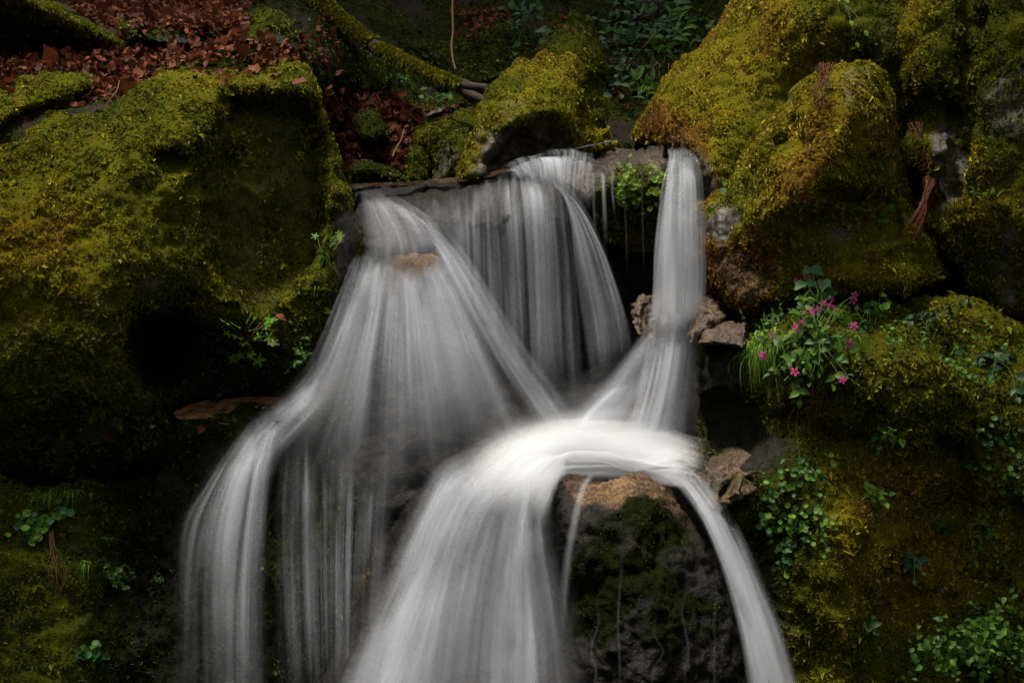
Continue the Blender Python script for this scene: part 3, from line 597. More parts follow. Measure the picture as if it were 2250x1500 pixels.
boulder('boulder', 'dome of rock under the widest fan of white water',
        [(775, 640), (800, 590), (850, 560), (905, 556), (955, 552), (1000, 600), (1060, 690), (1130, 790), (1210, 890), (1290, 1000), (1250, 1090), (1000, 1150), (750, 1150), (560, 1050), (580, 930), (680, 840), (740, 740)],
        [(820, 600, 5.12), (910, 575, 5.18), (970, 590, 5.2), (900, 640, 4.98), (760, 760, 4.92), (1000, 740, 4.92), (900, 850, 4.80), (700, 900, 4.80), (1130, 880, 4.88), (900, 1050, 4.74), (1150, 1050, 4.74), (650, 1030, 4.72)],
        60, 0.25, mats=M_WET, step=6, amp=0.05, scale=0.3, seed=97, thick=0.6, cover=0.1, bare=[([(870, 560), (950, 550), (960, 580), (900, 600)], 0.0, 8)], hue=(0.3, 0.1), dens=15000, rust=[([(860, 570), (950, 540), (970, 575), (900, 610)], 1.0, 8)], key='dome')
boulder('boulder', 'wet rock under the main lower cascade',
        [(840, 1180), (900, 1090), (1000, 1050), (1150, 1040), (1230, 1050), (1290, 1150), (1330, 1300), (1360, 1650), (640, 1650), (720, 1420), (790, 1290)],
        [(900, 1150, 4.56), (1050, 1090, 4.58), (1200, 1080, 4.56), (1050, 1250, 4.46), (880, 1350, 4.42), (1200, 1350, 4.42), (800, 1550, 4.32), (1050, 1550, 4.3), (1280, 1550, 4.36)], 50, 0.2, mats=M_WET, step=7, amp=0.05, seed=101, thick=0.6, cover=0.08, dens=12000, key='lowcenter')
boulder('boulder', 'domed dark boulder with a bare orange-brown cap below the foam pool',
        [(1212, 1080), (1222, 1042), (1250, 1026), (1290, 1040), (1330, 1052), (1380, 1042), (1425, 1042), (1465, 1066), (1505, 1110), (1550, 1175), (1600, 1260), (1650, 1380), (1690, 1500), (1720, 1650), (1250, 1650), (1245, 1400), (1235, 1250), (1215, 1160)],
        [(1240, 1045, 4.44), (1330, 1065, 4.40), (1420, 1055, 4.42), (1500, 1130, 4.36), (1330, 1130, 4.26), (1440, 1150, 4.24), (1380, 1300, 4.12), (1520, 1350, 4.14), (1280, 1300, 4.24), (1400, 1500, 4.05), (1580, 1500, 4.12), (1280, 1550, 4.16)],
        34, 0.15, mats=M_WET, step=4, amp=0.045, scale=0.22, seed=103, thick=0.6, cover=0.40, hue=(0.04, 0.05), dens=30000, blade=(0.005, 0.010),
        bare=[([(1210, 1020), (1440, 1015), (1520, 1100), (1420, 1095), (1300, 1105), (1220, 1085)], 0.0, 10)], rust=[([(1218, 1050), (1236, 1020), (1300, 1030), (1430, 1030), (1480, 1070), (1540, 1150), (1500, 1120), (1455, 1090), (1420, 1082), (1385, 1098), (1345, 1104), (1310, 1092), (1280, 1106), (1252, 1080), (1235, 1060)], 0.9, 9)], key='capped')
def stone(label, outline, ctrl, seed, key, mats=None, rw=12, rd=0.10, cover=0.0, **kw):
    return boulder('rock', label, outline, ctrl, rw, rd, mats=mats or M_ORANGE, step=2.5, amp=kw.pop('amp', 0.035), scale=0.13, seed=seed, thick=0.12, fine=kw.pop('fine', 1.1), shrink=0.55, cover=cover, dens=kw.pop('dens', 20000 if cover > 0 else 0), cat='rock', key=key, **kw)
stone('orange-brown wet stone between the back curtain and the slender water column', [(1385, 700), (1400, 660), (1425, 640), (1455, 650), (1470, 720), (1440, 760), (1400, 740)], [(1420, 660, 5.12), (1430, 720, 5.0)], 111, 'o1', rw=22, rd=.16)
stone('orange-brown wet stone tucked against the right side of the slender water column', [(1505, 745), (1520, 690), (1545, 650), (1580, 655), (1606, 690), (1590, 718), (1550, 738), (1520, 765)], [(1550, 665, 5.0), (1580, 690, 4.95), (1530, 740, 4.84)], 113, 'o2', rw=20, rd=.14)
stone('reddish-orange stone left of the flower clump', [(1540, 752), (1580, 722), (1610, 702), (1645, 700), (1652, 725), (1640, 770), (1610, 765), (1570, 760)], [(1580, 735, 4.74), (1630, 715, 4.76), (1630, 760, 4.66)], 115, 'o3', rw=14, cover=0.15, hue=(0.4, .1))
stone('small brown stone half in foam at the end of the foam pool', [(1482, 1008), (1500, 996), (1528, 996), (1546, 1008), (1538, 1028), (1505, 1034)], [(1515, 1005, 4.68), (1515, 1028, 4.6)], 117, 'o4')
stone('brown stone ledge under the dark overhang by the foam pool', [(1520, 1045), (1545, 1018), (1600, 1004), (1680, 1000), (1730, 1012), (1720, 1046), (1650, 1052), (1600, 1070), (1590, 1112), (1560, 1126), (1540, 1090)], [(1550, 1040, 4.55), (1640, 1020, 4.6), (1700, 1030, 4.55), (1580, 1085, 4.42)], 119, 'o5', rw=16, cover=0.42, hue=(0.25, .1))
stone('small pale orange stone on the ledge above the right-hand arc of water', [(1590, 1084), (1610, 1070), (1650, 1066), (1660, 1078), (1640, 1094), (1605, 1100), (1592, 1112)], [(1620, 1078, 4.4), (1630, 1092, 4.36)], 121, 'o6', rw=10, rd=.06)
stone('brown stone where the right-hand arc of water leaves the pool', [(1525, 1090), (1550, 1085), (1580, 1110), (1598, 1118), (1570, 1130), (1540, 1120)], [(1550, 1095, 4.48), (1570, 1120, 4.4)], 123, 'o7', rw=10, rd=.06)
stone('pale brown rock behind spray at the foot of the slender water column', [(1300, 985), (1320, 960), (1350, 945), (1375, 960), (1380, 1000), (1330, 1005)], [(1340, 960, 4.92), (1340, 995, 4.82)], 127, 'o9', rw=20)
# ------------------------------------------------------------------ water
M_SILK = water_mat('silky_water')
M_CURTAIN = water_mat('curtain_water', fine=60.0, along=0.45, lo=0.36, hi=0.66, floor=0.06)
M_FOAM = water_mat('foam_water', fine=10.0, along=3.0, lo=0.25, hi=0.6, floor=0.95, color=(0.88, 0.90, 0.94), veil=0.85)
M_MIST = water_mat('spray_water', fine=9.0, along=2.0, lo=0.3, hi=0.7, floor=0.6, veil=0.6, color=(0.85, 0.87, 0.92))

def noise1(u, scale, seed):
    P = np.stack([np.asarray(u) * scale, np.full(np.shape(u), 0.37), np.full(np.shape(u), 0.71)], -1)
    return noise3(P, seed)

def water(name, label, guides, mat_, nu=40, nv=90, layers=((0.0, 1.0), (0.03, 0.6)), dens=0.8, edge=(0.12, 0.12), start=0.06, jag=0.05, end=0.15,
          strands=0, swidth=0.010, salpha=0.5, profile=None, wob=0.008, seed=0, vprof=None, uref=None):
    G = [open_curve(at(np.array([p[0] for p in g]), np.array([p[1] for p in g]), np.array([p[2] for p in g])), nv) for g in guides]
    G = np.stack(G, 0)                                        # guide, v, xyz
    def across(us):
        return np.stack([open_curve_eval(G[:, k], us) for k in range(nv)], 1)
    wref = uref or np.linalg.norm(np.diff(G[:, nv // 2], axis=0), axis=1).sum()
    sv = np.r_[0, np.cumsum(np.linalg.norm(np.diff(G.mean(0), axis=0), axis=1))]
    Vs, Fs, fd, uvm = [], [], [], []; off = 0
    v01 = np.linspace(0, 1, nv)
    for li, (o_, a_) in enumerate(layers):
        us = np.linspace(0, 1, nu); S = across(us)            # u, v, xyz
        n = np.cross(np.gradient(S, axis=0), np.gradient(S, axis=1)); n /= np.linalg.norm(n, axis=-1, keepdims=True) + 1e-9
        toc = CAM - S; sgn = np.sign((n * toc).sum(-1, keepdims=True)); n = n * sgn
        q = np.stack([np.repeat(us[:, None] * wref * 14, nv, 1), np.repeat(sv[None] * 2.0, nu, 0), np.full((nu, nv), seed + li * 3.3)], -1)
        S = S + n * (o_ + wob * noise3(q, seed + li))[..., None]
        U, Vv = np.meshgrid(us, v01, indexing='ij')
        st = np.clip(start + jag * noise1(us, 22, seed + li) + jag * 0.6 * noise1(us, 61, seed + li + 5), 0.001, 1)[:, None]
        en = np.clip(end * (1 + 0.5 * noise1(us, 17, seed + li + 9)), 0.001, 1)[:, None]
        f = smooth(0, 1, Vv / (2 * st)) * smooth(0, 1, (1 - Vv) / en)
        ue = 0.5 * edge[0] * noise1(v01, 3, seed + 31)[None] * 0.6
        f = f * smooth(0, edge[0], U + ue * 0.3) * smooth(0, edge[1], 1 - U + ue * 0.3)
        f[0] = 0; f[-1] = 0
        if profile is not None: f = f * np.interp(us, np.linspace(0, 1, len(profile)), profile)[:, None]
        if vprof is not None: f = f * np.interp(v01, np.linspace(0, 1, len(vprof)), vprof)[None]
        f = f * dens * a_
        Vs.append(S.reshape(-1, 3)); fd.append(f.ravel())
        uvm.append(np.stack([np.repeat(us[:, None] * wref + li * 1.37 + seed, nv, 1), np.repeat(sv[None] + li * 2.1, nu, 0)], -1).reshape(-1, 2))
        i, j = np.meshgrid(np.arange(nu - 1), np.arange(nv - 1), indexing='ij'); a = (i * nv + j).ravel() + off
        Fs.append(np.stack([a, a + nv, a + nv + 1, a + 1], 1)); off += nu * nv
    for s in range(strands):
        u0 = rng.uniform(edge[0] * .5, 1 - edge[1] * .5)
        if profile is not None and rng.random() > max(0.5, np.interp(u0, np.linspace(0, 1, len(profile)), profile)): continue
        du = swidth * min(4.0, math.exp(0.6 * rng.normal())) * 1.3 / wref
        S = across(np.clip(np.array([u0 - du, u0, u0 + du]), 0, 1)); tc_ = CAM - S[1]; tc_ /= np.linalg.norm(tc_, axis=1, keepdims=True)
        S = S + tc_[None] * rng.uniform(0.0, 0.05)
        a0 = np.clip(start + jag * noise1(np.array([u0]), 22, seed)[0] + jag * .6 * noise1(np.array([u0]), 61, seed + 5)[0], .001, 1); L0 = rng.uniform(0.0, 0.25); L1 = rng.uniform(0.55, 1.0)
        f = smooth(a0 + L0 * .6, a0 + L0 * .6 + 0.08, v01) * (1 - smooth(L1 - .25, L1 + 0.02, v01)) * salpha * rng.uniform(0.4, 1.0)
        if vprof is not None: f = f * np.interp(v01, np.linspace(0, 1, len(vprof)), vprof)
        Vs.append(S.reshape(-1, 3)); fd.append(np.stack([f * 0, f, f * 0]).ravel())
        uvm.append(np.stack([np.repeat((np.array([-1, 0, 1]) * swidth * .3 + s * .77)[:, None], nv, 1), np.repeat(sv[None] * .5 + s, 3, 0)], -1).reshape(-1, 2))
        i, j = np.meshgrid(np.arange(2), np.arange(nv - 1), indexing='ij'); a = (i * nv + j).ravel() + off
        Fs.append(np.stack([a, a + nv, a + nv + 1, a + 1], 1)); off += 3 * nv
    me = new_mesh(name, np.vstack(Vs), np.vstack(Fs), [mat_], {'fade': np.concatenate(fd)}, {'metre': np.vstack(uvm)})
    return tag(link(name, me), label, 'water', kind='structure')

def open_curve_eval(P, us):
    """Catmull-Rom through the points P at even parameters, evaluated at us"""
    n = len(P)
    if n == 2: return P[0] + (P[1] - P[0]) * us[:, None]
    Q = np.vstack([2 * P[0] - P[1], P, 2 * P[-1] - P[-2]]); x = np.clip(us * (n - 1), 0, n - 1 - 1e-6); i = x.astype(int); t = (x - i)[:, None]
    p0, p1, p2, p3 = Q[i], Q[i + 1], Q[i + 2], Q[i + 3]
    return 0.5 * ((2 * p1) + (p2 - p0) * t + (2 * p0 - 5 * p1 + 4 * p2 - p3) * t * t + (3 * p1 - p0 - 3 * p2 + p3) * t ** 3)

# stream arriving above the lip
def stream(name, label, pts, ctrl, color, rough=0.12, step=4, seed=0, alpha=1.0):
    S = relief(pts, ctrl, 8, 0.0, step=step, amp=0.006, scale=0.12, seed=seed, closed=False, fine=0.3)
    m, ns, ls = mat(name + '_surface')
    p = node(ns, 'ShaderNodeBsdfPrincipled', Roughness=rough); p.inputs['Base Color'].default_value = (*color, 1); p.inputs['IOR'].default_value = 1.33
    tc = ns.new('ShaderNodeTexCoord'); mp = ns.new('ShaderNodeMapping'); mp.inputs['Scale'].default_value = (30, 12, 12)
    n = node(ns, 'ShaderNodeTexNoise', Scale=1.0, Detail=3.0); b = node(ns, 'ShaderNodeBump', Strength=0.35, Distance=0.01)
    ls.new(tc.outputs['Object'], mp.inputs[0]); ls.new(mp.outputs[0], n.inputs['Vector']); ls.new(n.outputs[0], b.inputs['Height']); ls.new(b.outputs[0], p.inputs['Normal'])
    cr = ramp(ns, [(0.35, [c * .5 for c in color]), (0.65, [c * 1.6 for c in color])]); ls.new(n.outputs[0], cr.inputs[0]); ls.new(cr.outputs[0], p.inputs['Base Color'])
    o = ns.new('ShaderNodeOutputMaterial'); ls.new(p.outputs[0], o.inputs[0])
    return tag(link(name, new_mesh(name, S['V'], S['F'], [m])), label, 'water', kind='structure')
stream('stream_water', 'calm brown stream water sliding up to the rock lip', [(765, 412), (780, 402), (900, 398), (1060, 380), (1200, 342), (1300, 318), (1330, 322), (1240, 352), (1130, 374), (1060, 392), (960, 402), (880, 408)],
       [(780, 405, 5.72), (900, 400, 5.72), (1060, 384, 5.76), (1200, 345, 5.9), (1310, 320, 6.1), (1130, 372, 5.76)], (0.030, 0.020, 0.012), seed=3)
stream('rock_pool_water', 'shallow brown rock pool at the foot of the huge mossy boulder', [(382, 905), (420, 885), (500, 874), (600, 872), (640, 880), (600, 905), (540, 912), (470, 918), (400, 920)],
       [(400, 900, 4.83), (500, 880, 4.95), (620, 874, 5.0), (480, 915, 4.72), (600, 900, 4.80)], (0.30, 0.14, 0.062), rough=0.15, seed=4)

# upper left chute
water('waterfall_chute', 'smooth grey chute of water spilling past the huge boulder into the fan', [
    [(788, 412, 5.45), (792, 470, 5.3), (800, 540, 5.2), (800, 610, 5.12)],
    [(810, 418, 5.45), (835, 470, 5.28), (860, 530, 5.14), (862, 600, 5.02)],
    [(840, 428, 5.45), (885, 475, 5.26), (915, 540, 5.12), (922, 590, 5.05)],
    [(865, 442, 5.45), (920, 482, 5.26), (955, 530, 5.14), (975, 580, 5.06)],
    [(872, 452, 5.45), (935, 490, 5.26), (978, 535, 5.14), (1010, 590, 5.06)]], M_SILK, nu=44, nv=60, dens=0.62, layers=((0.0, 0.8), (0.03, 0.5)), edge=(0.15, 0.12), start=0.12, jag=0.03, end=0.25, strands=20, salpha=0.35,
    profile=[0.4, 0.6, 0.75, 0.55, 1.0, 1.0], seed=1)
# right shoulder of the chute: runs down along the fan's right flank
water('waterfall_shoulder', 'bright band of water running down the right flank of the fan', [
    [(900, 470, 5.30), (950, 540, 5.08), (1000, 640, 4.90), (1080, 790, 4.80), (1150, 900, 4.76), (1210, 980, 4.74)],
    [(920, 478, 5.30), (985, 555, 5.06), (1045, 660, 4.90), (1120, 790, 4.82), (1190, 890, 4.78), (1245, 970, 4.74)],
    [(935, 486, 5.30), (1010, 580, 5.08), (1075, 680, 4.94), (1150, 800, 4.88), (1225, 895, 4.82), (1285, 970, 4.76)]], M_SILK, nu=30, nv=110, dens=0.5, layers=((0.02, 0.8), (0.05, 0.55)), edge=(0.35, 0.35), start=0.10, end=0.12, strands=22, salpha=0.35, seed=2)
# the fan
water('waterfall_fan', 'wide silky fan of white water spreading over the domed rock', [
    [(790, 592, 5.06), (768, 650, 4.98), (735, 740, 4.88), (680, 830, 4.80), (590, 905, 4.74), (520, 960, 4.64)],
    [(805, 584, 5.06), (788, 660, 4.94), (755, 760, 4.82), (715, 870, 4.72), (655, 980, 4.62), (600, 1090, 4.54)],
    [(835, 575, 5.05), (825, 660, 4.92), (805, 770, 4.80), (785, 890, 4.70), (765, 1020, 4.62), (740, 1180, 4.54)],
    [(870, 580, 5.02), (868, 670, 4.90), (862, 780, 4.78), (858, 900, 4.68), (856, 1030, 4.62), (850, 1180, 4.56)],
    [(905, 600, 4.98), (920, 680, 4.88), (935, 790, 4.77), (950, 900, 4.68), (962, 1020, 4.62), (970, 1120, 4.58)],
    [(945, 585, 5.0), (975, 670, 4.88), (1010, 780, 4.77), (1045, 890, 4.69), (1075, 1000, 4.62), (1095, 1070, 4.6)],
    [(975, 565, 5.04), (1020, 650, 4.92), (1075, 770, 4.81), (1130, 880, 4.73), (1185, 970, 4.66), (1220, 1020, 4.62)]], M_SILK, nu=80, nv=90, dens=0.70, layers=((0.0, 0.85), (0.03, 0.6), (0.06, 0.35)), edge=(0.05, 0.08), start=0.03, jag=0.02, end=0.45, strands=90, swidth=0.010, salpha=0.36,
    profile=[0.9, 0.8, 0.7, 0.75, 0.8, 1.0, 1.0], vprof=[1, 1, .88, .64, .44, .27, .15], uref=0.62, seed=3)
water('waterfall_run', 'water running off the left foot of the fan past the brown pool', [
    [(735, 780, 4.84), (655, 858, 4.77), (590, 902, 4.71), (540, 945, 4.64), (505, 1000, 4.57), (480, 1060, 4.48)],
    [(748, 790, 4.82), (680, 880, 4.74), (625, 930, 4.68), (580, 975, 4.61), (555, 1030, 4.53), (540, 1080, 4.46)],
    [(765, 800, 4.80), (715, 895, 4.72), (665, 955, 4.66), (625, 1000, 4.59), (605, 1050, 4.52), (600, 1100, 4.46)]], M_SILK, nu=30, nv=80, dens=0.62, layers=((0.01, 0.8), (0.04, 0.5)), edge=(0.25, 0.4), start=0.15, jag=0.04, end=0.3, strands=30, swidth=0.009, salpha=0.35, seed=34)
# strands of the fan carried on down the dark wall
water('waterfall_veil', 'thin veil of faint water strands on the dark wall under the fan', [
    [(610, 960, 4.60), (600, 1100, 4.46), (600, 1250, 4.38), (610, 1560, 4.24)],
    [(690, 960, 4.62), (690, 1100, 4.50), (692, 1250, 4.44), (700, 1560, 4.30)],
    [(780, 960, 4.66), (775, 1100, 4.56), (770, 1250, 4.48), (765, 1560, 4.34)],
    [(880, 960, 4.64), (872, 1080, 4.58), (860, 1200, 4.5), (840, 1400, 4.4)]], M_CURTAIN, nu=50, nv=80, dens=0.42, layers=((0.0, 0.8),), edge=(0.15, 0.2), start=0.15, jag=0.08, end=0.25, strands=40, swidth=0.006, salpha=0.30, seed=4)
# left curtain
water('waterfall_left', 'ragged curtain of water dropping down the left of the wall', [
    [(545, 935, 4.62), (500, 985, 4.56), (430, 1070, 4.46), (372, 1150, 4.38), (368, 1300, 4.28), (365, 1560, 4.12)],
    [(560, 930, 4.62), (525, 985, 4.54), (480, 1060, 4.44), (440, 1160, 4.36), (425, 1300, 4.26), (425, 1560, 4.10)],
    [(580, 926, 4.62), (555, 985, 4.52), (525, 1050, 4.42), (500, 1160, 4.33), (488, 1300, 4.24), (485, 1560, 4.08)],
    [(605, 922, 4.64), (585, 985, 4.52), (570, 1040, 4.44), (555, 1160, 4.34), (545, 1300, 4.24), (545, 1560, 4.08)],
    [(640, 915, 4.66), (615, 985, 4.55), (605, 1040, 4.46), (600, 1160, 4.36), (598, 1300, 4.26), (600, 1560, 4.10)]], M_CURTAIN, nu=56, nv=100, dens=0.56, layers=((0.0, 0.8), (0.03, 0.45)), edge=(0.25, 0.2), start=0.06, jag=0.04, end=0.01, strands=70, swidth=0.008, salpha=0.42,
    profile=[0.15, 0.22, 0.42, 1.0, 1.0, 0.95, 0.4], vprof=[.8, 1, 1, .9, .72, .6, .5, .42, .36], seed=5)
# back curtain
water('waterfall_curtain', 'back curtain of fine vertical water strands under the rock lip', [
    [(905, 440, 5.50), (908, 520, 5.46), (915, 640, 5.44), (930, 760, 5.40)],
    [(980, 430, 5.50), (985, 520, 5.44), (990, 660, 5.42), (1000, 830, 5.36)],
    [(1060, 405, 5.54), (1064, 500, 5.42), (1070, 680, 5.38), (1080, 860, 5.32)],
    [(1120, 388, 5.56), (1128, 480, 5.40), (1140, 680, 5.36), (1150, 900, 5.28)],
    [(1180, 385, 5.56), (1195, 460, 5.40), (1205, 680, 5.34), (1215, 930, 5.24)],
    [(1225, 392, 5.56), (1250, 470, 5.38), (1275, 680, 5.30), (1290, 930, 5.20)]], M_CURTAIN, nu=110, nv=100, dens=0.75, layers=((0.0, 0.75), (0.03, 0.5)), edge=(0.06, 0.08), start=0.06, jag=0.06, end=0.30, strands=70, swidth=0.009, salpha=0.42,
    profile=[0.35, 0.5, 0.55, 0.85, 1.0, 1.0, 1.0, 0.9], vprof=[1, 1, .95, .85, .75, .6, .45, .3], seed=6)
water('waterfall_arc', 'outer arc of water leaping off the right end of the back curtain', [
    [(1170, 392, 5.50), (1225, 415, 5.40), (1250, 480, 5.30), (1262, 600, 5.24), (1285, 760, 5.18), (1300, 880, 5.12)],
    [(1190, 388, 5.50), (1245, 430, 5.36), (1290, 520, 5.26), (1325, 640, 5.20), (1345, 740, 5.15), (1350, 820, 5.1)],
    [(1205, 388, 5.50), (1265, 440, 5.36), (1320, 535, 5.26), (1360, 640, 5.20), (1388, 735, 5.15), (1395, 780, 5.1)]], M_CURTAIN, nu=46, nv=90, dens=0.8, layers=((0.0, 0.8), (0.02, 0.5)), edge=(0.15, 0.12), start=0.08, end=0.25, strands=34, swidth=0.007, salpha=0.45,
    profile=[0.5, 0.35, 0.35, 0.5, 0.9, 1.0], seed=7)
water('waterfall_tier', 'short upper tier of water sliding off the brown block onto the lip', [
    [(1095, 388, 5.66), (1110, 382, 5.60), (1120, 388, 5.56), (1130, 400, 5.52)],
    [(1150, 362, 5.62), (1165, 362, 5.55), (1172, 380, 5.50), (1176, 405, 5.46)],
    [(1205, 345, 5.62), (1218, 352, 5.48), (1225, 385, 5.42), (1230, 430, 5.40)],
    [(1260, 345, 5.60), (1264, 360, 5.44), (1262, 400, 5.38), (1260, 460, 5.36)],
    [(1305, 350, 5.54), (1306, 362, 5.42), (1302, 400, 5.36), (1300, 480, 5.34)]], M_CURTAIN, nu=60, nv=40, dens=0.85, layers=((0.01, 0.9), (0.03, 0.5)), edge=(0.2, 0.1), start=0.2, jag=0.14, end=0.35, strands=40, swidth=0.007, salpha=0.5, seed=8)
water('stream_riffle', 'pale riffle of water on top of the brown block', [
    [(1190, 350, 5.84), (1250, 334, 5.95), (1320, 322, 6.05), (1370, 320, 6.0)], [(1210, 352, 5.72), (1270, 342, 5.80), (1330, 330, 5.9), (1380, 322, 5.9)]], M_SILK, nu=14, nv=40, dens=0.9, layers=((0.03, 0.8),), edge=(0.35, 0.35), start=0.1, end=0.3, seed=9)
for k, (x, w_, y1, al) in enumerate(((1326, 9, 560, 0.8), (1303, 7, 540, 0.35), (1345, 6, 480, 0.3), (1372, 5, 600, 0.22), (1410, 5, 620, 0.18))):
    water('water_trickle', ['white ribbon trickling off the brown block beside its moss', 'faint trickle just left of the white ribbon on the brown block', 'faint short trickle just right of the white ribbon on the brown block', 'barely visible trickle below the moss tufts of the brown block', 'thinnest trickle at the right end of the brown block'][k],
          [[(x - w_, 376, 5.42), (x - w_ * .6, 420, 5.34), (x - w_ * .4 + 5, y1, 5.3)], [(x + w_, 376, 5.42), (x + w_ * .8, 420, 5.34), (x + w_ * .8 + 5, y1, 5.3)]], M_SILK, nu=7, nv=30, dens=al, layers=((0.0, 1.0),), edge=(0.4, 0.4), start=0.03, end=0.5, seed=20 + k)
# slender column on the right
water('waterfall_column', 'slender bright column of water falling on the right', [
    [(1462, 345, 5.46), (1464, 380, 5.28), (1458, 460, 5.16), (1450, 560, 5.08), (1448, 640, 5.02), (1430, 740, 4.92)],
    [(1478, 340, 5.50), (1476, 385, 5.26), (1470, 470, 5.12), (1464, 560, 5.04), (1462, 650, 4.97), (1455, 745, 4.88)],
    [(1495, 338, 5.52), (1497, 390, 5.24), (1496, 470, 5.10), (1496, 560, 5.02), (1496, 650, 4.95), (1492, 745, 4.86)],
    [(1512, 343, 5.50), (1520, 390, 5.26), (1522, 470, 5.12), (1524, 560, 5.04), (1524, 640, 4.98), (1518, 720, 4.9)],
    [(1522, 352, 5.46), (1530, 395, 5.28), (1534, 470, 5.16), (1537, 560, 5.08), (1538, 630, 5.02), (1532, 700, 4.95)]], M_SILK, nu=36, nv=90, dens=0.92, layers=((0.0, 0.8), (0.03, 0.6)), edge=(0.14, 0.12), start=0.05, jag=0.01, end=0.10, strands=26, swidth=0.008, salpha=0.4, seed=10)
water('waterfall_column_foot', 'broad bright foot of the column sweeping down into the foam pool', [
    [(1420, 720, 4.96), (1395, 840, 4.84), (1365, 940, 4.76), (1340, 1010, 4.68)],
    [(1450, 700, 4.92), (1425, 830, 4.80), (1395, 940, 4.70), (1370, 1025, 4.62)],
    [(1485, 690, 4.90), (1465, 830, 4.78), (1440, 940, 4.68), (1425, 1030, 4.60)],
    [(1515, 690, 4.92), (1500, 830, 4.80), (1480, 940, 4.70), (1470, 1030, 4.62)],
    [(1530, 690, 4.96), (1522, 830, 4.86), (1512, 940, 4.76), (1505, 1030, 4.66)]], M_SILK, nu=40, nv=80, dens=0.9, layers=((0.0, 0.8), (0.03, 0.6)), edge=(0.18, 0.2), start=0.14, jag=0.04, end=0.10, strands=50, swidth=0.008, salpha=0.4,
    profile=[0.35, 0.6, 1.0, 1.0, 0.55, 0.25, 0.2], seed=11)
water('water_splash', 'upper spray fan thrown left from the foot of the column', [
    [(1440, 700, 4.94), (1400, 740, 4.90), (1340, 810, 4.86), (1270, 900, 4.82), (1240, 960, 4.78)],
    [(1445, 730, 4.92), (1415, 780, 4.88), (1370, 850, 4.84), (1300, 930, 4.78), (1270, 980, 4.74)],
    [(1440, 770, 4.92), (1420, 830, 4.88), (1390, 900, 4.82), (1350, 960, 4.76), (1330, 1000, 4.72)]], M_SILK, nu=30, nv=60, dens=0.55, layers=((0.0, 0.8), (0.03, 0.5)), edge=(0.3, 0.3), start=0.12, jag=0.06, end=0.2, strands=30, swidth=0.008, salpha=0.3, seed=12)
water('water_splash', 'lower bright spray tongue curving left into the foam pool', [
    [(1390, 838, 4.80), (1340, 855, 4.78), (1285, 905, 4.74), (1235, 965, 4.70)],
    [(1392, 846, 4.80), (1350, 870, 4.77), (1300, 920, 4.73), (1255, 980, 4.69)],
    [(1394, 860, 4.80), (1365, 900, 4.77), (1330, 950, 4.72), (1300, 1000, 4.68)]], M_SILK, nu=24, nv=50, dens=0.75, layers=((0.0, 0.9), (0.02, 0.5)), edge=(0.25, 0.6), start=0.10, end=0.2, strands=16, swidth=0.008, salpha=0.3, seed=13)
# foam pool and what leaves it
water('foam_pool_water', 'brilliant white foam pool where all the falls meet', [
    [(940, 1100, 4.46), (1040, 985, 4.66), (1160, 940, 4.82), (1290, 930, 4.88), (1400, 945, 4.86), (1490, 990, 4.76), (1575, 1022, 4.68)],
    [(970, 1120, 4.42), (1080, 1010, 4.60), (1190, 968, 4.73), (1295, 960, 4.78), (1400, 976, 4.75), (1482, 1006, 4.69), (1560, 1030, 4.63)],
    [(1040, 1140, 4.40), (1130, 1045, 4.53), (1210, 1000, 4.62), (1300, 992, 4.67), (1390, 1006, 4.65), (1470, 1024, 4.61), (1545, 1042, 4.57)],
    [(1130, 1150, 4.38), (1175, 1082, 4.47), (1222, 1028, 4.60), (1300, 1024, 4.65), (1390, 1032, 4.64), (1460, 1043, 4.59), (1530, 1056, 4.53)],
    [(1216, 1160, 4.36), (1214, 1104, 4.46), (1222, 1060, 4.55), (1296, 1052, 4.60), (1380, 1054, 4.60), (1450, 1064, 4.56), (1515, 1072, 4.50)]], M_FOAM, nu=44, nv=80, dens=1.0, layers=((0.0, 0.95), (0.02, 0.8), (0.04, 0.6), (0.07, 0.45)), edge=(0.62, 0.10), start=0.16, jag=0.04, end=0.14, wob=0.02, seed=14)
water('water_spray', 'soft white spray hanging over the foam pool', [
    [(1040, 1060, 4.62), (1130, 960, 4.70), (1240, 890, 4.76), (1340, 860, 4.80), (1440, 880, 4.80), (1500, 960, 4.74)],
    [(1060, 1080, 4.58), (1150, 1000, 4.64), (1250, 950, 4.70), (1340, 930, 4.72), (1430, 940, 4.72), (1500, 990, 4.70)],
    [(1090, 1110, 4.54), (1170, 1050, 4.58), (1255, 1010, 4.62), (1340, 1000, 4.66), (1420, 1000, 4.66), (1500, 1020, 4.66)]], M_MIST, nu=30, nv=50, dens=0.42, layers=((0.0, 0.9), (0.05, 0.7), (0.10, 0.55), (0.16, 0.4), (0.22, 0.3)), edge=(0.9, 0.5), start=0.4, jag=0.02, end=0.6, wob=0.03, seed=24)
